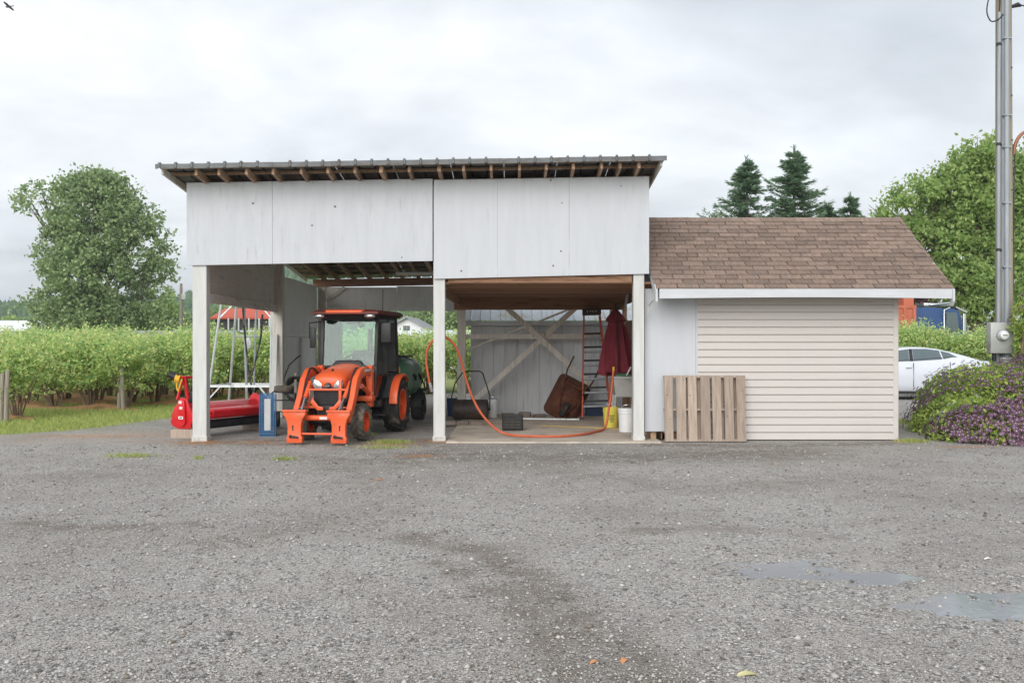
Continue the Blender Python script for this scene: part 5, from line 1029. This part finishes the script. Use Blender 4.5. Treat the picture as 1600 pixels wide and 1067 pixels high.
# ------------------------------------------------------------------ plants
def bush_proto(seed):
    global rng
    rng = np.random.default_rng(seed); rs = random.Random(seed)
    t = thing('berry_bush', 'x', 'bush'); m = MB()
    tips = []
    for k in range(11):
        a = rs.uniform(0, 6.28); r0 = rs.uniform(.0, .12); r1 = rs.uniform(.25, .68); h = rs.uniform(.9, 1.5)
        p = [Vector((r0 * math.cos(a), r0 * math.sin(a), -.05)), Vector((.4 * r1 * math.cos(a) + rs.uniform(-.06, .06), .4 * r1 * math.sin(a), h * .4)), Vector((r1 * math.cos(a + .2), r1 * math.sin(a + .2), h))]
        m.tube(smooth_path(p, 3), [.02 - .0022 * j for j in range(7)], 5); tips.append(p[-1]); tips.append(p[1].lerp(p[2], .5))
    m.build('stems', 'stem', t, 0, 40)
    lob = [(0, 0, 1.1, .62, .62, .5, 1.4), (.25, .1, 1.28, .42, .42, .38, 1), (-.28, -.1, 1.25, .42, .4, .38, 1), (.05, -.28, .95, .45, .4, .42, 1.2), (-.1, .3, 1.2, .4, .4, .4, .6), (.35, -.2, .7, .34, .32, .32, .8), (-.4, -.2, .66, .32, .32, .32, .8), (0, .3, .65, .32, .3, .3, .5)]
    pts, ow = lobe_points(lob, 260, 15, .11, .5); pts = pts[pts[:, 2] > .28 + .15 * rng.random(len(pts))]
    up = unit(rng.normal(size=(130, 3)) * [1, 1, 0] + 1e-3) * rng.uniform(.05, .62, (130, 1)); hs2 = rng.random(130) ** 2; sh_ = np.concatenate([up * (1 + .02 * j) + np.stack([0 * hs2, 0 * hs2, 1.36 + (.02 + .055 * hs2) * j], 1) for j in range(8)]); sh_[:, 2] += np.tile(rng.random(130) * .1 - .5 * (np.linalg.norm(up[:, :2], axis=1)) ** 2, 8)
    pts = np.concatenate([pts, sh_ + rng.normal(size=sh_.shape) * .02])
    link('foliage', leaves('foliage', pts, .075, 'leaf_berry', up=1.2, aspect=.55), t); return t
protos = [bush_proto(100 + k) for k in range(4)]
rb = random.Random(5); used = [False] * 4
def place_bush(x, y, sc_, label, group):
    k = rb.randrange(4)
    if not used[k]: o = protos[k]; used[k] = True
    else: o = copy_tree(protos[k])
    o.location = (x, y, 0); o.rotation_euler = (0, 0, rb.uniform(0, 6.28)); o.scale = (sc_ * rb.uniform(.98, 1.15), sc_ * rb.uniform(.98, 1.15), sc_ * rb.uniform(.88, 1.08)); tag(o, label, 'bush', group); return o
line = [(-10.3, 19.9), (-9.2, 23.2), (-6.2, 27.0), (-1.6, 30.2), (3.5, 33.0)]
def along(t):
    i = min(int(t), len(line) - 2); f = t - i; return line[i][0] + (line[i + 1][0] - line[i][0]) * f, line[i][1] + (line[i + 1][1] - line[i][1]) * f
LABS = []; FR = []
for ri, t in enumerate((0, .9, 1.35, 1.85, 2.25, 2.65, 3.0, 3.4, 3.8)):
    x, y = along(t); n_ = 0
    for k in range(26):
        bx, by = x - .97 * k * .95 + rb.uniform(-.12, .12), y + .24 * k * .95 + rb.uniform(-.12, .12)
        px = 800 + bx / by * FPX
        if px < -60 or px > 760: continue
        if ri >= 3 and (k % 2 and k > 3): continue
        LABS.append((px, ri, k))
        lab = 'leafy berry bush at the near end of its row beside the grass' if k == 0 else ('leafy berry bush in the front rows left of the barn' if ri < 3 else 'leafy berry bush in the rows seen behind the barn')
        ob = place_bush(bx, by, 1.02 + .012 * (by - 22) * .6, lab, 'row end berry bushes' if k == 0 else ('front row berry bushes' if ri < 3 else 'back row berry bushes'))
        if k == 0 or ri < 3: FR.append((k == 0, px, ob))
ORD = ['leftmost'] + [w_ + ' from the left' for w_ in 'second third fourth fifth sixth seventh eighth ninth tenth eleventh twelfth thirteenth fourteenth fifteenth sixteenth'.split()]
for e_ in (True, False):
    for j, (_, _, ob) in enumerate(sorted([f for f in FR if f[0] == e_], key=lambda f: f[1])):
        ob['label'] = ('berry bush at the near end of its row, ' if e_ else 'leafy berry bush inside the front rows left of the barn, ') + ORD[min(j, 15)]
for yy, xs_ in ((31.0, np.arange(11.6, 18.0, .85)), (33.5, np.arange(12.0, 20, .9))):
    for x in xs_: place_bush(x, yy + rb.uniform(-.2, .2), 1.22, 'yellow green bush in the hedge behind the white car', 'hedge bushes behind the car')
# soil berms under the near rows
for ri, t in enumerate((0, .9, 1.35, 1.85, 2.65)):
    x, y = along(t); rings = []
    for k in range(14):
        cx, cy = x + .5 - .97 * k, y - .12 + .24 * k; hgt = (.08 + .06 * math.sin(k * 2.1)) * (1 if 0 < k < 13 else .05); wv = .45 if 0 < k < 13 else .2
        rings.append([(cx + .24 * u * wv, cy + .97 * u * wv, -.06 + (hgt + .06) * max(0, 1 - u * u)) for u in (-1, -.7, -.35, 0, .35, .7, 1)])
    n_ = 7; vs = [p for r in rings for p in r]; tag(MB().add(vs, [(a * n_ + b, a * n_ + b + 1, (a + 1) * n_ + b + 1, (a + 1) * n_ + b) for a in range(13) for b in range(6)]).build('soil_ridge', 'soil', None, 0, 60), 'low ridge of orange brown soil under a berry row', 'soil', 'soil ridges under the berry rows', 'structure')
for lb, px, py, h in (('weathered fence post at the left edge before the berry bushes', 10, 657, 1.02), ('second weathered post at the far left edge of the photo', 2.0, 657, .95), ('weathered row post standing at the end of a berry row', 186.5, 639, 1.12), ('leaning weathered post paired with the row post', 193, 640, 1.0)):
    x, y = gpt(px, py); o = MB().tube([(0, 0, -.1), (.0, 0, h * .5), (.015, .0, h - .01), (.015, 0, h)], [.052, .05, .046, .03], 9).build('fence_post', 'old_post', None, 0, 40); o.location = (x, y, 0); o.rotation_euler = (0, R(-3) if 'leaning' in lb else R(.8), 0); tag(o, lb, 'post', 'old row posts')
# clematis mound over the foot of the pole
rng = np.random.default_rng(77)
cl = thing('clematis_bush', 'rounded clematis bush full of purple flowers at the utility pole', 'bush', (8.2, 16.3, 0))
LOB = [(8.42, 16.3, 0, 1.38, 1.9, 1.2), (7.12, 15.25, .0, .42, .5, .4), (7.72, 15.2, .0, .78, .8, .66), (8.3, 15.1, .1, 1.0, .85, .78), (9.3, 16.7, .8, .5, .5, 1.3), (9.16, 16.8, 1.95, .33, .4, .45), (9.14, 16.85, 1.55, .26, .3, .3)]
def shellpts(n_, spread, bias=0):
    o, nn_ = [], []
    ar = np.array([l[3] * l[5] for l in LOB]); ar = ar / ar.sum()
    for l, f in zip(LOB, ar):
        k = int(n_ * f); u = unit(rng.normal(size=(k, 3))); c = np.array(l[:3]); r_ = np.array(l[3:6])
        lump = .88 + .24 * fbm(u[:, 0] * 3.2 + 9, u[:, 2] * 3.2 + u[:, 1] * 2.1 + 9, 5)[:, None]
        o.append(c + u * r_ * (lump + bias + rng.normal(size=(k, 1)) * spread)); nn_.append(unit(u / r_))
    o = np.concatenate(o); nn_ = np.concatenate(nn_); k = (o[:, 2] > .01) & (nn_[:, 1] < .55); return o[k], nn_[k]
off = np.array([8.2, 16.3, 0])
p, q = shellpts(44000, .035); link('foliage', leaves('foliage', p - off, .075, 'leaf_vine', up=.3, aspect=.5, outward=q * 1.2), cl)
p, q = shellpts(16000, .05); p = p - q * .16; link('inner_foliage', leaves('inner_foliage', p - off, .10, 'leaf_vine', up=.3, aspect=.65, outward=q), cl)
p, q = shellpts(17000, .035, .075); keep = fbm(p[:, 0] * 2.3, p[:, 2] * 2.3 + p[:, 1], 19) > .40; p, q = p[keep], q[keep]; p = p + q * .035
def flowers(p, q):
    n_ = len(p); t1 = unit(np.cross(q, rng.normal(size=(n_, 3)))); t2 = np.cross(q, t1); r_ = rng.uniform(.028, .048, n_)[:, None]; V_, F_ = [], []
    for k in range(5):
        a0 = 2 * math.pi * k / 5; e = t1 * math.cos(a0) + t2 * math.sin(a0); f_ = t1 * -math.sin(a0) + t2 * math.cos(a0)
        V_.append(np.stack([p, p + e * r_ * .55 + f_ * r_ * .36 + q * r_ * .15, p + e * r_ * 1.05 + q * r_ * .05, p + e * r_ * .55 - f_ * r_ * .36 + q * r_ * .15], 1))
    V_ = np.stack(V_, 1).reshape(-1, 3); b = np.arange(n_ * 5)[:, None] * 4
    return tri_mesh('flowers', V_, np.concatenate([b + np.array([[0, 1, 2]]), b + np.array([[0, 2, 3]])], 1).reshape(-1, 3), 'petal'), tri_mesh('flower_centres', np.stack([p + q * .012 + t1 * .009, p + q * .012 - t1 * .005 + t2 * .008, p + q * .012 - t1 * .005 - t2 * .008], 1).reshape(-1, 3), np.arange(n_ * 3).reshape(-1, 3), 'petal_eye')
f1, f2 = flowers(p - off, q); o = link('flowers', f1, cl); o['kind'] = 'stuff'; o = link('flower_centres', f2, cl); o['kind'] = 'stuff'
MB().tube([(-.2, .3, 0), (-.1, .2, .6), (.2, .2, 1.1)], .03, 6).tube([(.3, .2, 0), (.5, .3, .8), (.75, .4, 1.9)], .025, 6).build('stems', 'stem', cl, 0, 40)
# trees
def tree(name, label, base, Yd, lobes_px, trunk_r, mat, leaf, ncl, per, rc, group=None, depth=.8, seed=1, aspect=.6, up=.5, shell=.5):
    global rng
    rng = np.random.default_rng(seed); rs = random.Random(seed); t = thing(name, label, 'tree', (base, Yd, 0), 0, group)
    lob = []
    for l in lobes_px:
        cx, cy, rx, ry = l[:4]; k = Yd / FPX; yo = rs.uniform(-.4, .4) * rx * k
        lob.append(((PX(cx, Yd) - base), yo, PZ(cy, Yd), rx * k, rx * k * depth, ry * k, l[4] if len(l) > 4 else 1))
    top = max(l[2] for l in lob); m = MB()
    m.tube([(0, 0, -.2), (.05 * trunk_r, 0, top * .3), (rs.uniform(-.3, .3) * trunk_r, .1, top * .65), (0, 0, top)], [trunk_r * 1.25, trunk_r, trunk_r * .6, trunk_r * .12], 9); m.build('trunk', 'bark', t, 0, 50)
    for l in lob:
        z0 = max(.12 * top, l[2] * rs.uniform(.35, .6)); c = Vector(l[:3]); a = Vector((0, 0, z0)); mid = a.lerp(c, .5) + Vector((0, 0, -.06 * (c - a).length))
        mb = MB().tube(smooth_path([a, mid, c + Vector((l[3] * .3, 0, l[5] * .3))], 3), [trunk_r * .42 * (1 - j / 7) + .015 for j in range(7)], 6)
        for j in range(4):
            e = c + Vector((rs.uniform(-.8, .8) * l[3], rs.uniform(-.8, .8) * l[4], rs.uniform(-.5, .9) * l[5])); mb.tube([mid.lerp(c, .5), mid.lerp(e, .6), e], [trunk_r * .16, trunk_r * .1, .01], 5)
        mb.build('limb', 'bark', t, 0, 50)
    pts, ow = lobe_points(lob, ncl, per, rc, shell); pts = pts[pts[:, 2] > .15]
    link('crown', leaves('crown', pts, leaf, mat, up=up, aspect=aspect), t); return t
tree('cottonwood_tree', 'large dark green cottonwood standing beyond the berry field', PX(150, 90), 90, [(150, 350, 62, 80, 1.2), (118, 322, 42, 48), (172, 318, 45, 48), (150, 295, 42, 28, .9), (108, 400, 52, 55), (150, 430, 68, 55, 1.2), (208, 370, 38, 58), (245, 400, 24, 48, .8), (252, 440, 22, 40, .6), (60, 312, 32, 22, .45), (40, 318, 16, 14, .3), (55, 470, 32, 20, .4), (95, 475, 42, 32), (150, 488, 80, 36, 1.3), (208, 470, 48, 42), (120, 508, 62, 18), (190, 508, 52, 16), (225, 345, 22, 28, .6)], .5, 'leaf_tree', .33, 820, 46, .74, None, .8, 3, .75, 1.1, .7)
tree('maple_tree', 'bright green leafy tree rising behind the utility pole', PX(1525, 46), 46, [(1530, 300, 70, 72, 1.2), (1500, 330, 65, 60), (1440, 320, 45, 42, .9), (1410, 330, 34, 26, .6), (1375, 326, 22, 12, .3), (1465, 290, 38, 32, .8), (1530, 250, 42, 34, .9), (1575, 290, 50, 55), (1600, 350, 60, 60), (1470, 390, 60, 46), (1530, 400, 70, 55, 1.2), (1490, 440, 50, 36), (1560, 450, 60, 40), (1520, 478, 42, 22), (1620, 270, 40, 50), (1420, 372, 34, 24, .6), (1600, 420, 50, 50), (1508, 470, 30, 30, .6)], .3, 'leaf_maple', .21, 880, 56, .42, None, .8, 5, .62, 1.2, .7)
def fir(label, px, tipy, Yd, slope, rmax, seed):
    global rng
    rng = np.random.default_rng(seed); rs = random.Random(seed); x = PX(px, Yd); top = PZ(tipy, Yd); t = thing('fir_tree', label, 'tree', (x, Yd, 0), 0, 'fir trees behind the garage')
    MB().tube([(0, 0, -.2), (0, 0, top * .6), (.05, 0, top)], [.26, .13, .012], 8).build('trunk', 'bark', t, 0, 50)
    pts, dr = [], []; br = MB()
    z = top - .3
    for j in range(40): pts.append(Vector((0, 0, top - .02 * j))); dr.append(Vector((rs.uniform(-.5, .5), rs.uniform(-.5, .5), .8)))
    while z > 1.2:
        nb = rs.randint(6, 10)
        for k in range(nb):
            a = rs.uniform(0, 6.28); ln = min(rmax, (top - z) * slope + .03) * rs.choice((.5, .7, .85, 1.0, 1.1, 1.35)); tip = Vector((math.cos(a) * ln, math.sin(a) * ln, z + ln * rs.uniform(-.2, .38)))
            a0 = Vector((0, 0, z)); mid = a0.lerp(tip, .5) + Vector((0, 0, -.10 * ln)); pp2 = [a0.lerp(mid, 2 * u) if u < .5 else mid.lerp(tip, 2 * u - 1) for u in [j / 14 for j in range(15)]]
            if ln > .5: br.tube([a0, mid, tip], [.03, .02, .006], 4)
            for j in range(2, 15):
                u = j / 14; d = (tip - a0).normalized()
                for s in (-1, 1):
                    for r_ in range(4):
                        sd = Vector((-d.y, d.x, 0)) * s
                        pts.append(pp2[j] + Vector((rs.uniform(-.06, .06), rs.uniform(-.06, .06), rs.uniform(-.06, .06)))); dr.append(d * rs.uniform(.5, 1) + sd * rs.uniform(.4, 1.1) * (1.1 - u * .6) + Vector((0, 0, rs.uniform(-.35, .12))))
        z -= rs.uniform(.14, .30)
    br.build('branches', 'bark', t, 0, 0)
    P_ = np.array(pts); D_ = np.array(dr); link('crown', leaves('crown', P_, .23, 'leaf_fir', up=1.6, aspect=.22, fold=.05, dirs=unit(D_) * 1.0, jit=.18), t)
fir('slender fir tree, left of the pair above the garage roof', 1166, 247, 45, .50, 2.4, 21)
fir('tallest fir tree in the middle above the garage roof', 1240, 231, 45.5, .46, 2.8, 22)
fir('small fir tree, rightmost above the garage roof', 1328, 303, 47, .52, 2.0, 23)
fir('low fir tree tucked beside the tallest fir above the roof', 1290, 318, 48, .6, 2.2, 24)
tree('plum_tree', 'small purple leaved tree beyond the orange container', PX(1424, 62), 62, [(1424, 470, 26, 16), (1410, 475, 18, 14), (1440, 480, 20, 14)], .15, 'leaf_purple', .3, 220, 16, .5, None, .8, 31)
tree('garden_tree', 'green garden tree beyond the white house', PX(685, 100), 100, [(685, 500, 34, 16), (655, 503, 22, 12), (712, 503, 24, 18), (735, 500, 24, 20)], .3, 'leaf_tree', .45, 420, 18, .9, None, .8, 32)
tree('garden_tree', 'green tree glimpsed above the right corner of the sink', PX(972, 70), 70, [(972, 468, 22, 22), (990, 480, 20, 18), (960, 490, 18, 16)], .2, 'leaf_maple', .4, 240, 16, .7, None, .8, 33)
for k, (px, py, rx, ry) in enumerate([(240, 505, 18, 16), (262, 490, 16, 26), (292, 508, 18, 14), (322, 508, 16, 12), (338, 505, 16, 16), (20, 512, 16, 14), (62, 512, 26, 12), (205, 515, 22, 10), (350, 500, 10, 18)]):
    lb = ['round', 'tall', 'low', 'small', 'bushy', 'pale', 'wide', 'short', 'slim'][k] + ' distant tree ' + ['right of the big cottonwood', 'just right of the cottonwood', 'by the distant power pole', 'left of the red roofed house', 'touching the red roofed house', 'at the far left edge', 'left under the cottonwood', 'under the right of the cottonwood', 'above the mower beside the red roof'][k]
    tree('distant_tree', lb, PX(px, 160), 160, [(px, py, rx, ry), (px - rx * .5, py + ry * .3, rx * .6, ry * .6), (px + rx * .5, py + ry * .35, rx * .6, ry * .6)], .3, 'leaf_maple' if k % 2 else 'leaf_tree', .8, 130, 14, 1.3, 'distant field trees', .8, 40 + k)
# ------------------------------------------------------------------ far buildings, pole, hill
def house(name, label, X0, X1, Y0, Y1, eave, ridge, wall_m, roof_m, gable_front=True, extra=None):
    h = thing(name, label, 'house' if 'house' in name else 'barn', ((X0 + X1) / 2, (Y0 + Y1) / 2, 0)); xm = (X0 + X1) / 2; ym_ = (Y0 + Y1) / 2
    if gable_front:
        MB().prism([(X0, 0), (X1, 0), (X1, eave), (xm, ridge), (X0, eave)], Y0, Y1).build('wall', wall_m, h, 0, 0, world=True)
        for s, xa in ((-1, X0), (1, X1)): MB().hexa([(xa + s * .4, Y0 - .4, eave - .22), (xm, Y0 - .4, ridge + .02), (xm, Y1 + .4, ridge + .02), (xa + s * .4, Y1 + .4, eave - .22), (xa + s * .4, Y0 - .4, eave - .05), (xm, Y0 - .4, ridge + .2), (xm, Y1 + .4, ridge + .2), (xa + s * .4, Y1 + .4, eave - .05)]).build('roof', roof_m, h, 0, 0, world=True)
    else:
        MB().prism([(Y0, 0), (Y1, 0), (Y1, eave), (ym_, ridge), (Y0, eave)], X0, X1, 'X').build('wall', wall_m, h, 0, 0, world=True)
        for s, ya in ((-1, Y0), (1, Y1)): MB().hexa([(X0 - .4, ya + s * .5, eave - .2), (X1 + .4, ya + s * .5, eave - .2), (X1 + .4, ym_, ridge + .02), (X0 - .4, ym_, ridge + .02), (X0 - .4, ya + s * .5, eave - .03), (X1 + .4, ya + s * .5, eave - .03), (X1 + .4, ym_, ridge + .2), (X0 - .4, ym_, ridge + .2)]).build('roof', roof_m, h, 0, 0, world=True)
    return h
hh_ = house('white_house', 'white gabled house seen behind the tractor cab', PX(598, 80), PX(674, 80), 80, 92, PZ(518, 80), PZ(497, 80), 'house_white', 'house_roof')
MB().box(PX(600, 79), PX(668, 79), 78.4, 79.9, PZ(530, 79), PZ(524, 79)).build('porch_roof', 'house_roof', hh_, 0, 0, world=True); MB().box(PX(630, 79.9), PX(640, 79.9), 79.93, 79.98, PZ(516, 80), PZ(509, 80)).build('window', 'car_glass', hh_, 0, 0, world=True)
house('pale_barn', 'pale metal roofed shed beyond the berry rows behind the middle post', PX(655, 62), PX(745, 62), 62, 70, PZ(533, 62), PZ(519, 62), 'sheet_pale', 'sheet_pale', False)
rh = house('red_house', 'red roofed house with dark veranda seen through the metal stand', PX(336, 110), PX(425, 110), 110, 120, PZ(496, 110), PZ(484, 114), 'dark_wall', 'roof_red', False)
for k in range(6): x_ = PX(340 + k * 16, 109); MB().box(x_, x_ + .14, 108.9, 109.05, 0, PZ(497, 109)).build('veranda_post', 'house_white', rh, 0, 0, world=True)
MB().box(PX(338, 109), PX(423, 109), 108.92, 109.03, PZ(519, 109), PZ(516, 109)).build('veranda_rail', 'house_white', rh, 0, 0, world=True); MB().box(PX(405, 110), PX(412, 110), 109.93, 109.98, .5, PZ(505, 110)).build('window', 'car_glass', rh, 0, 0, world=True)
house('white_barn', 'long low white barn at the far left behind the cottonwood', PX(-60, 130), PX(36, 130), 130, 142, PZ(515, 130), PZ(503, 136), 'house_white', 'house_white', False)
house('long_barn', 'long grey roofed barn just above the berry bushes', PX(180, 75), PX(345, 75), 75, 82, PZ(530, 75), PZ(520, 78), 'house_white', 'house_roof', False)
dp_ = thing('power_pole', 'thin distant power pole left of the barn', 'pole', (PX(283, 110), 110, 0)); MB().tube([(0, 0, -.3), (0, 0, PZ(443, 110))], [.24, .16], 8).build('shaft', 'old_post', dp_, 0, 40); MB().box(.1, .55, -.2, .2, PZ(468, 110), PZ(459, 110)).build('transformer', 'pale_plastic', dp_, .05)
# wooded hill
hx = np.linspace(-900, 900, 120); hy = np.linspace(340, 900, 30); HX, HY = np.meshgrid(hx, hy)
def hillz(X, Y):
    pxv = 800 + X / Y * FPX; prof = np.interp(pxv, [-400, 0, 100, 270, 330, 440, 480, 520, 750, 1000, 1400, 2000], [64, 70, 66, 80, 92, 128, 122, 88, 84, 80, 70, 50])
    return np.maximum(0, (prof - 20) / FPX * 570 * np.clip((Y - 340) / 230, 0, 1) ** .8 * (1 + .12 * (fbm(X * .012, Y * .012, 8) - .5))) - .2
HZv = hillz(HX, HY); V = np.stack([HX, HY, HZv], 2).reshape(-1, 3); idx = np.arange(HX.size).reshape(HX.shape)
hm = tri_mesh('hill', V, np.stack([idx[:-1, :-1], idx[:-1, 1:], idx[1:, 1:], idx[1:, :-1]], 2).reshape(-1, 4), 'hill_ground'); tag(link('hill', hm), 'wooded hill on the horizon', 'hill', kind='structure')
rng = np.random.default_rng(91); n = 16000; fx = rng.uniform(-450, 250, n); fy = 335 + 265 * rng.random(n) ** .8; pxv = 800 + fx / fy * FPX; k = (pxv > -80) & (pxv < 1000); fx, fy = fx[k], fy[k]; n = len(fx); fz = np.maximum(hillz(fx, fy), 0) - 1
r = rng.uniform(1.6, 3.2, n); hgt = rng.uniform(6, 12, n); ang_ = np.linspace(0, 2 * np.pi, 7)[:-1]
rg = np.stack([np.cos(ang_), np.sin(ang_)], 1)
low = np.concatenate([fx[:, None, None] + rg[None, :, :1] * (r * .9)[:, None, None] * rng.uniform(.7, 1.3, (n, 6, 1)), fy[:, None, None] + rg[None, :, 1:] * r[:, None, None], np.broadcast_to((fz + hgt * .15)[:, None, None], (n, 6, 1))], 2)
mid_ = np.concatenate([fx[:, None, None] + rg[None, :, :1] * (r * .75)[:, None, None] * rng.uniform(.7, 1.3, (n, 6, 1)), fy[:, None, None] + rg[None, :, 1:] * (r * .75)[:, None, None], (fz + hgt * .6)[:, None, None] + rng.normal(size=(n, 6, 1)) * .7], 2)
V = np.concatenate([low, mid_, np.stack([fx, fy, fz + hgt], 1)[:, None, :]], 1).reshape(-1, 3)
f = []
for k in range(6): j = (k + 1) % 6; f += [(k, j, 6 + j), (k, 6 + j, 6 + k), (6 + k, 6 + j, 12)]
F = (np.arange(n)[:, None, None] * 13 + np.array(f)[None]).reshape(-1, 3)
tag(link('hill_forest', tri_mesh('hill_forest', V, F, 'far_tree')), 'dense far off wood covering the hill', 'forest', kind='stuff')
# ------------------------------------------------------------------ small things
bd = thing('bird', 'dark bird gliding high at the top left of the sky', 'bird', P(14, 11, 120)); bd.rotation_euler = (R(35), R(42), 0)
MB().tube([(-.05, -.5, 0), (0, -.3, 0), (0, .1, 0), (0, .45, 0)], [.04, .1, .12, .03], 8).add([(-.12, .75, 0), (.12, .75, 0), (.04, .4, .01), (-.04, .4, .01)], [(0, 1, 2, 3)]).build('body', 'bird_dark', bd, 0, 50)
for s in (-1, 1):
    w_ = MB().add([(s * .05, -.22, .03), (s * .5, -.3, .14), (s * .85, -.12, .10), (s * .80, .05, .10), (s * .45, .12, .12), (s * .05, .2, .03)], [(0, 1, 2, 3, 4, 5)]).build('wing', 'bird_dark', bd, 0, 0); sm = w_.modifiers.new('thickness', 'SOLIDIFY'); sm.thickness = .03
for lb, px, py, mt, sz, rz in (('dry brown leaf at the bottom centre of the yard', 921, 1040, 'leaf_dry', .05, .4), ('curled brown leaf pair right of the bottom centre', 972, 1040, 'leaf_dry', .075, 1.2), ('pale yellow leaf at the bottom edge of the yard', 1150, 1059, 'leaf_pale', .10, .2), ('scrap of white paper near the puddle', 1537, 876, 'paper', .06, .1), ('orange scrap lying alone in front of the tractor', 587, 751, 'leaf_dry', .09, .1), ('tiny orange leaf in front of the garage pallet', 1214, 727, 'leaf_dry', .07, .6)):
    x, y = gpt(px, py); o = MB().add([(0, 0, 0), (sz * .5, -sz * .22, .014), (sz, -sz * .05, .006), (sz * .6, sz * .22, .018), (sz * .2, sz * .18, .01)], [(0, 1, 3), (1, 2, 3), (0, 3, 4)]).build('fallen_leaf' if mt != 'paper' else 'paper_scrap', mt, None, 0, 0); o.location = (x, y, .008); o.rotation_euler = (0, 0, rz); sm = o.modifiers.new('thickness', 'SOLIDIFY'); sm.thickness = .002; tag(o, lb, 'leaf' if mt != 'paper' else 'paper')
# ------------------------------------------------------------------ damp air
hz_ = MB().box(-1650, 1650, -80, 1850, -1.2, 78).build('haze', 'bark'); hz_.data.materials.clear()
hmz = bpy.data.materials.new('haze'); hmz.use_nodes = True; t = hmz.node_tree; t.nodes.clear(); o_ = t.nodes.new('ShaderNodeOutputMaterial'); v_ = t.nodes.new('ShaderNodeVolumePrincipled')
v_.inputs['Color'].default_value = (.80, .88, .95, 1); v_.inputs['Density'].default_value = .00045; v_.inputs['Anisotropy'].default_value = .2; t.links.new(v_.outputs[0], o_.inputs['Volume'])
hz_.data.materials.append(hmz); tag(hz_, 'pale damp air over the fields', 'haze', kind='stuff')
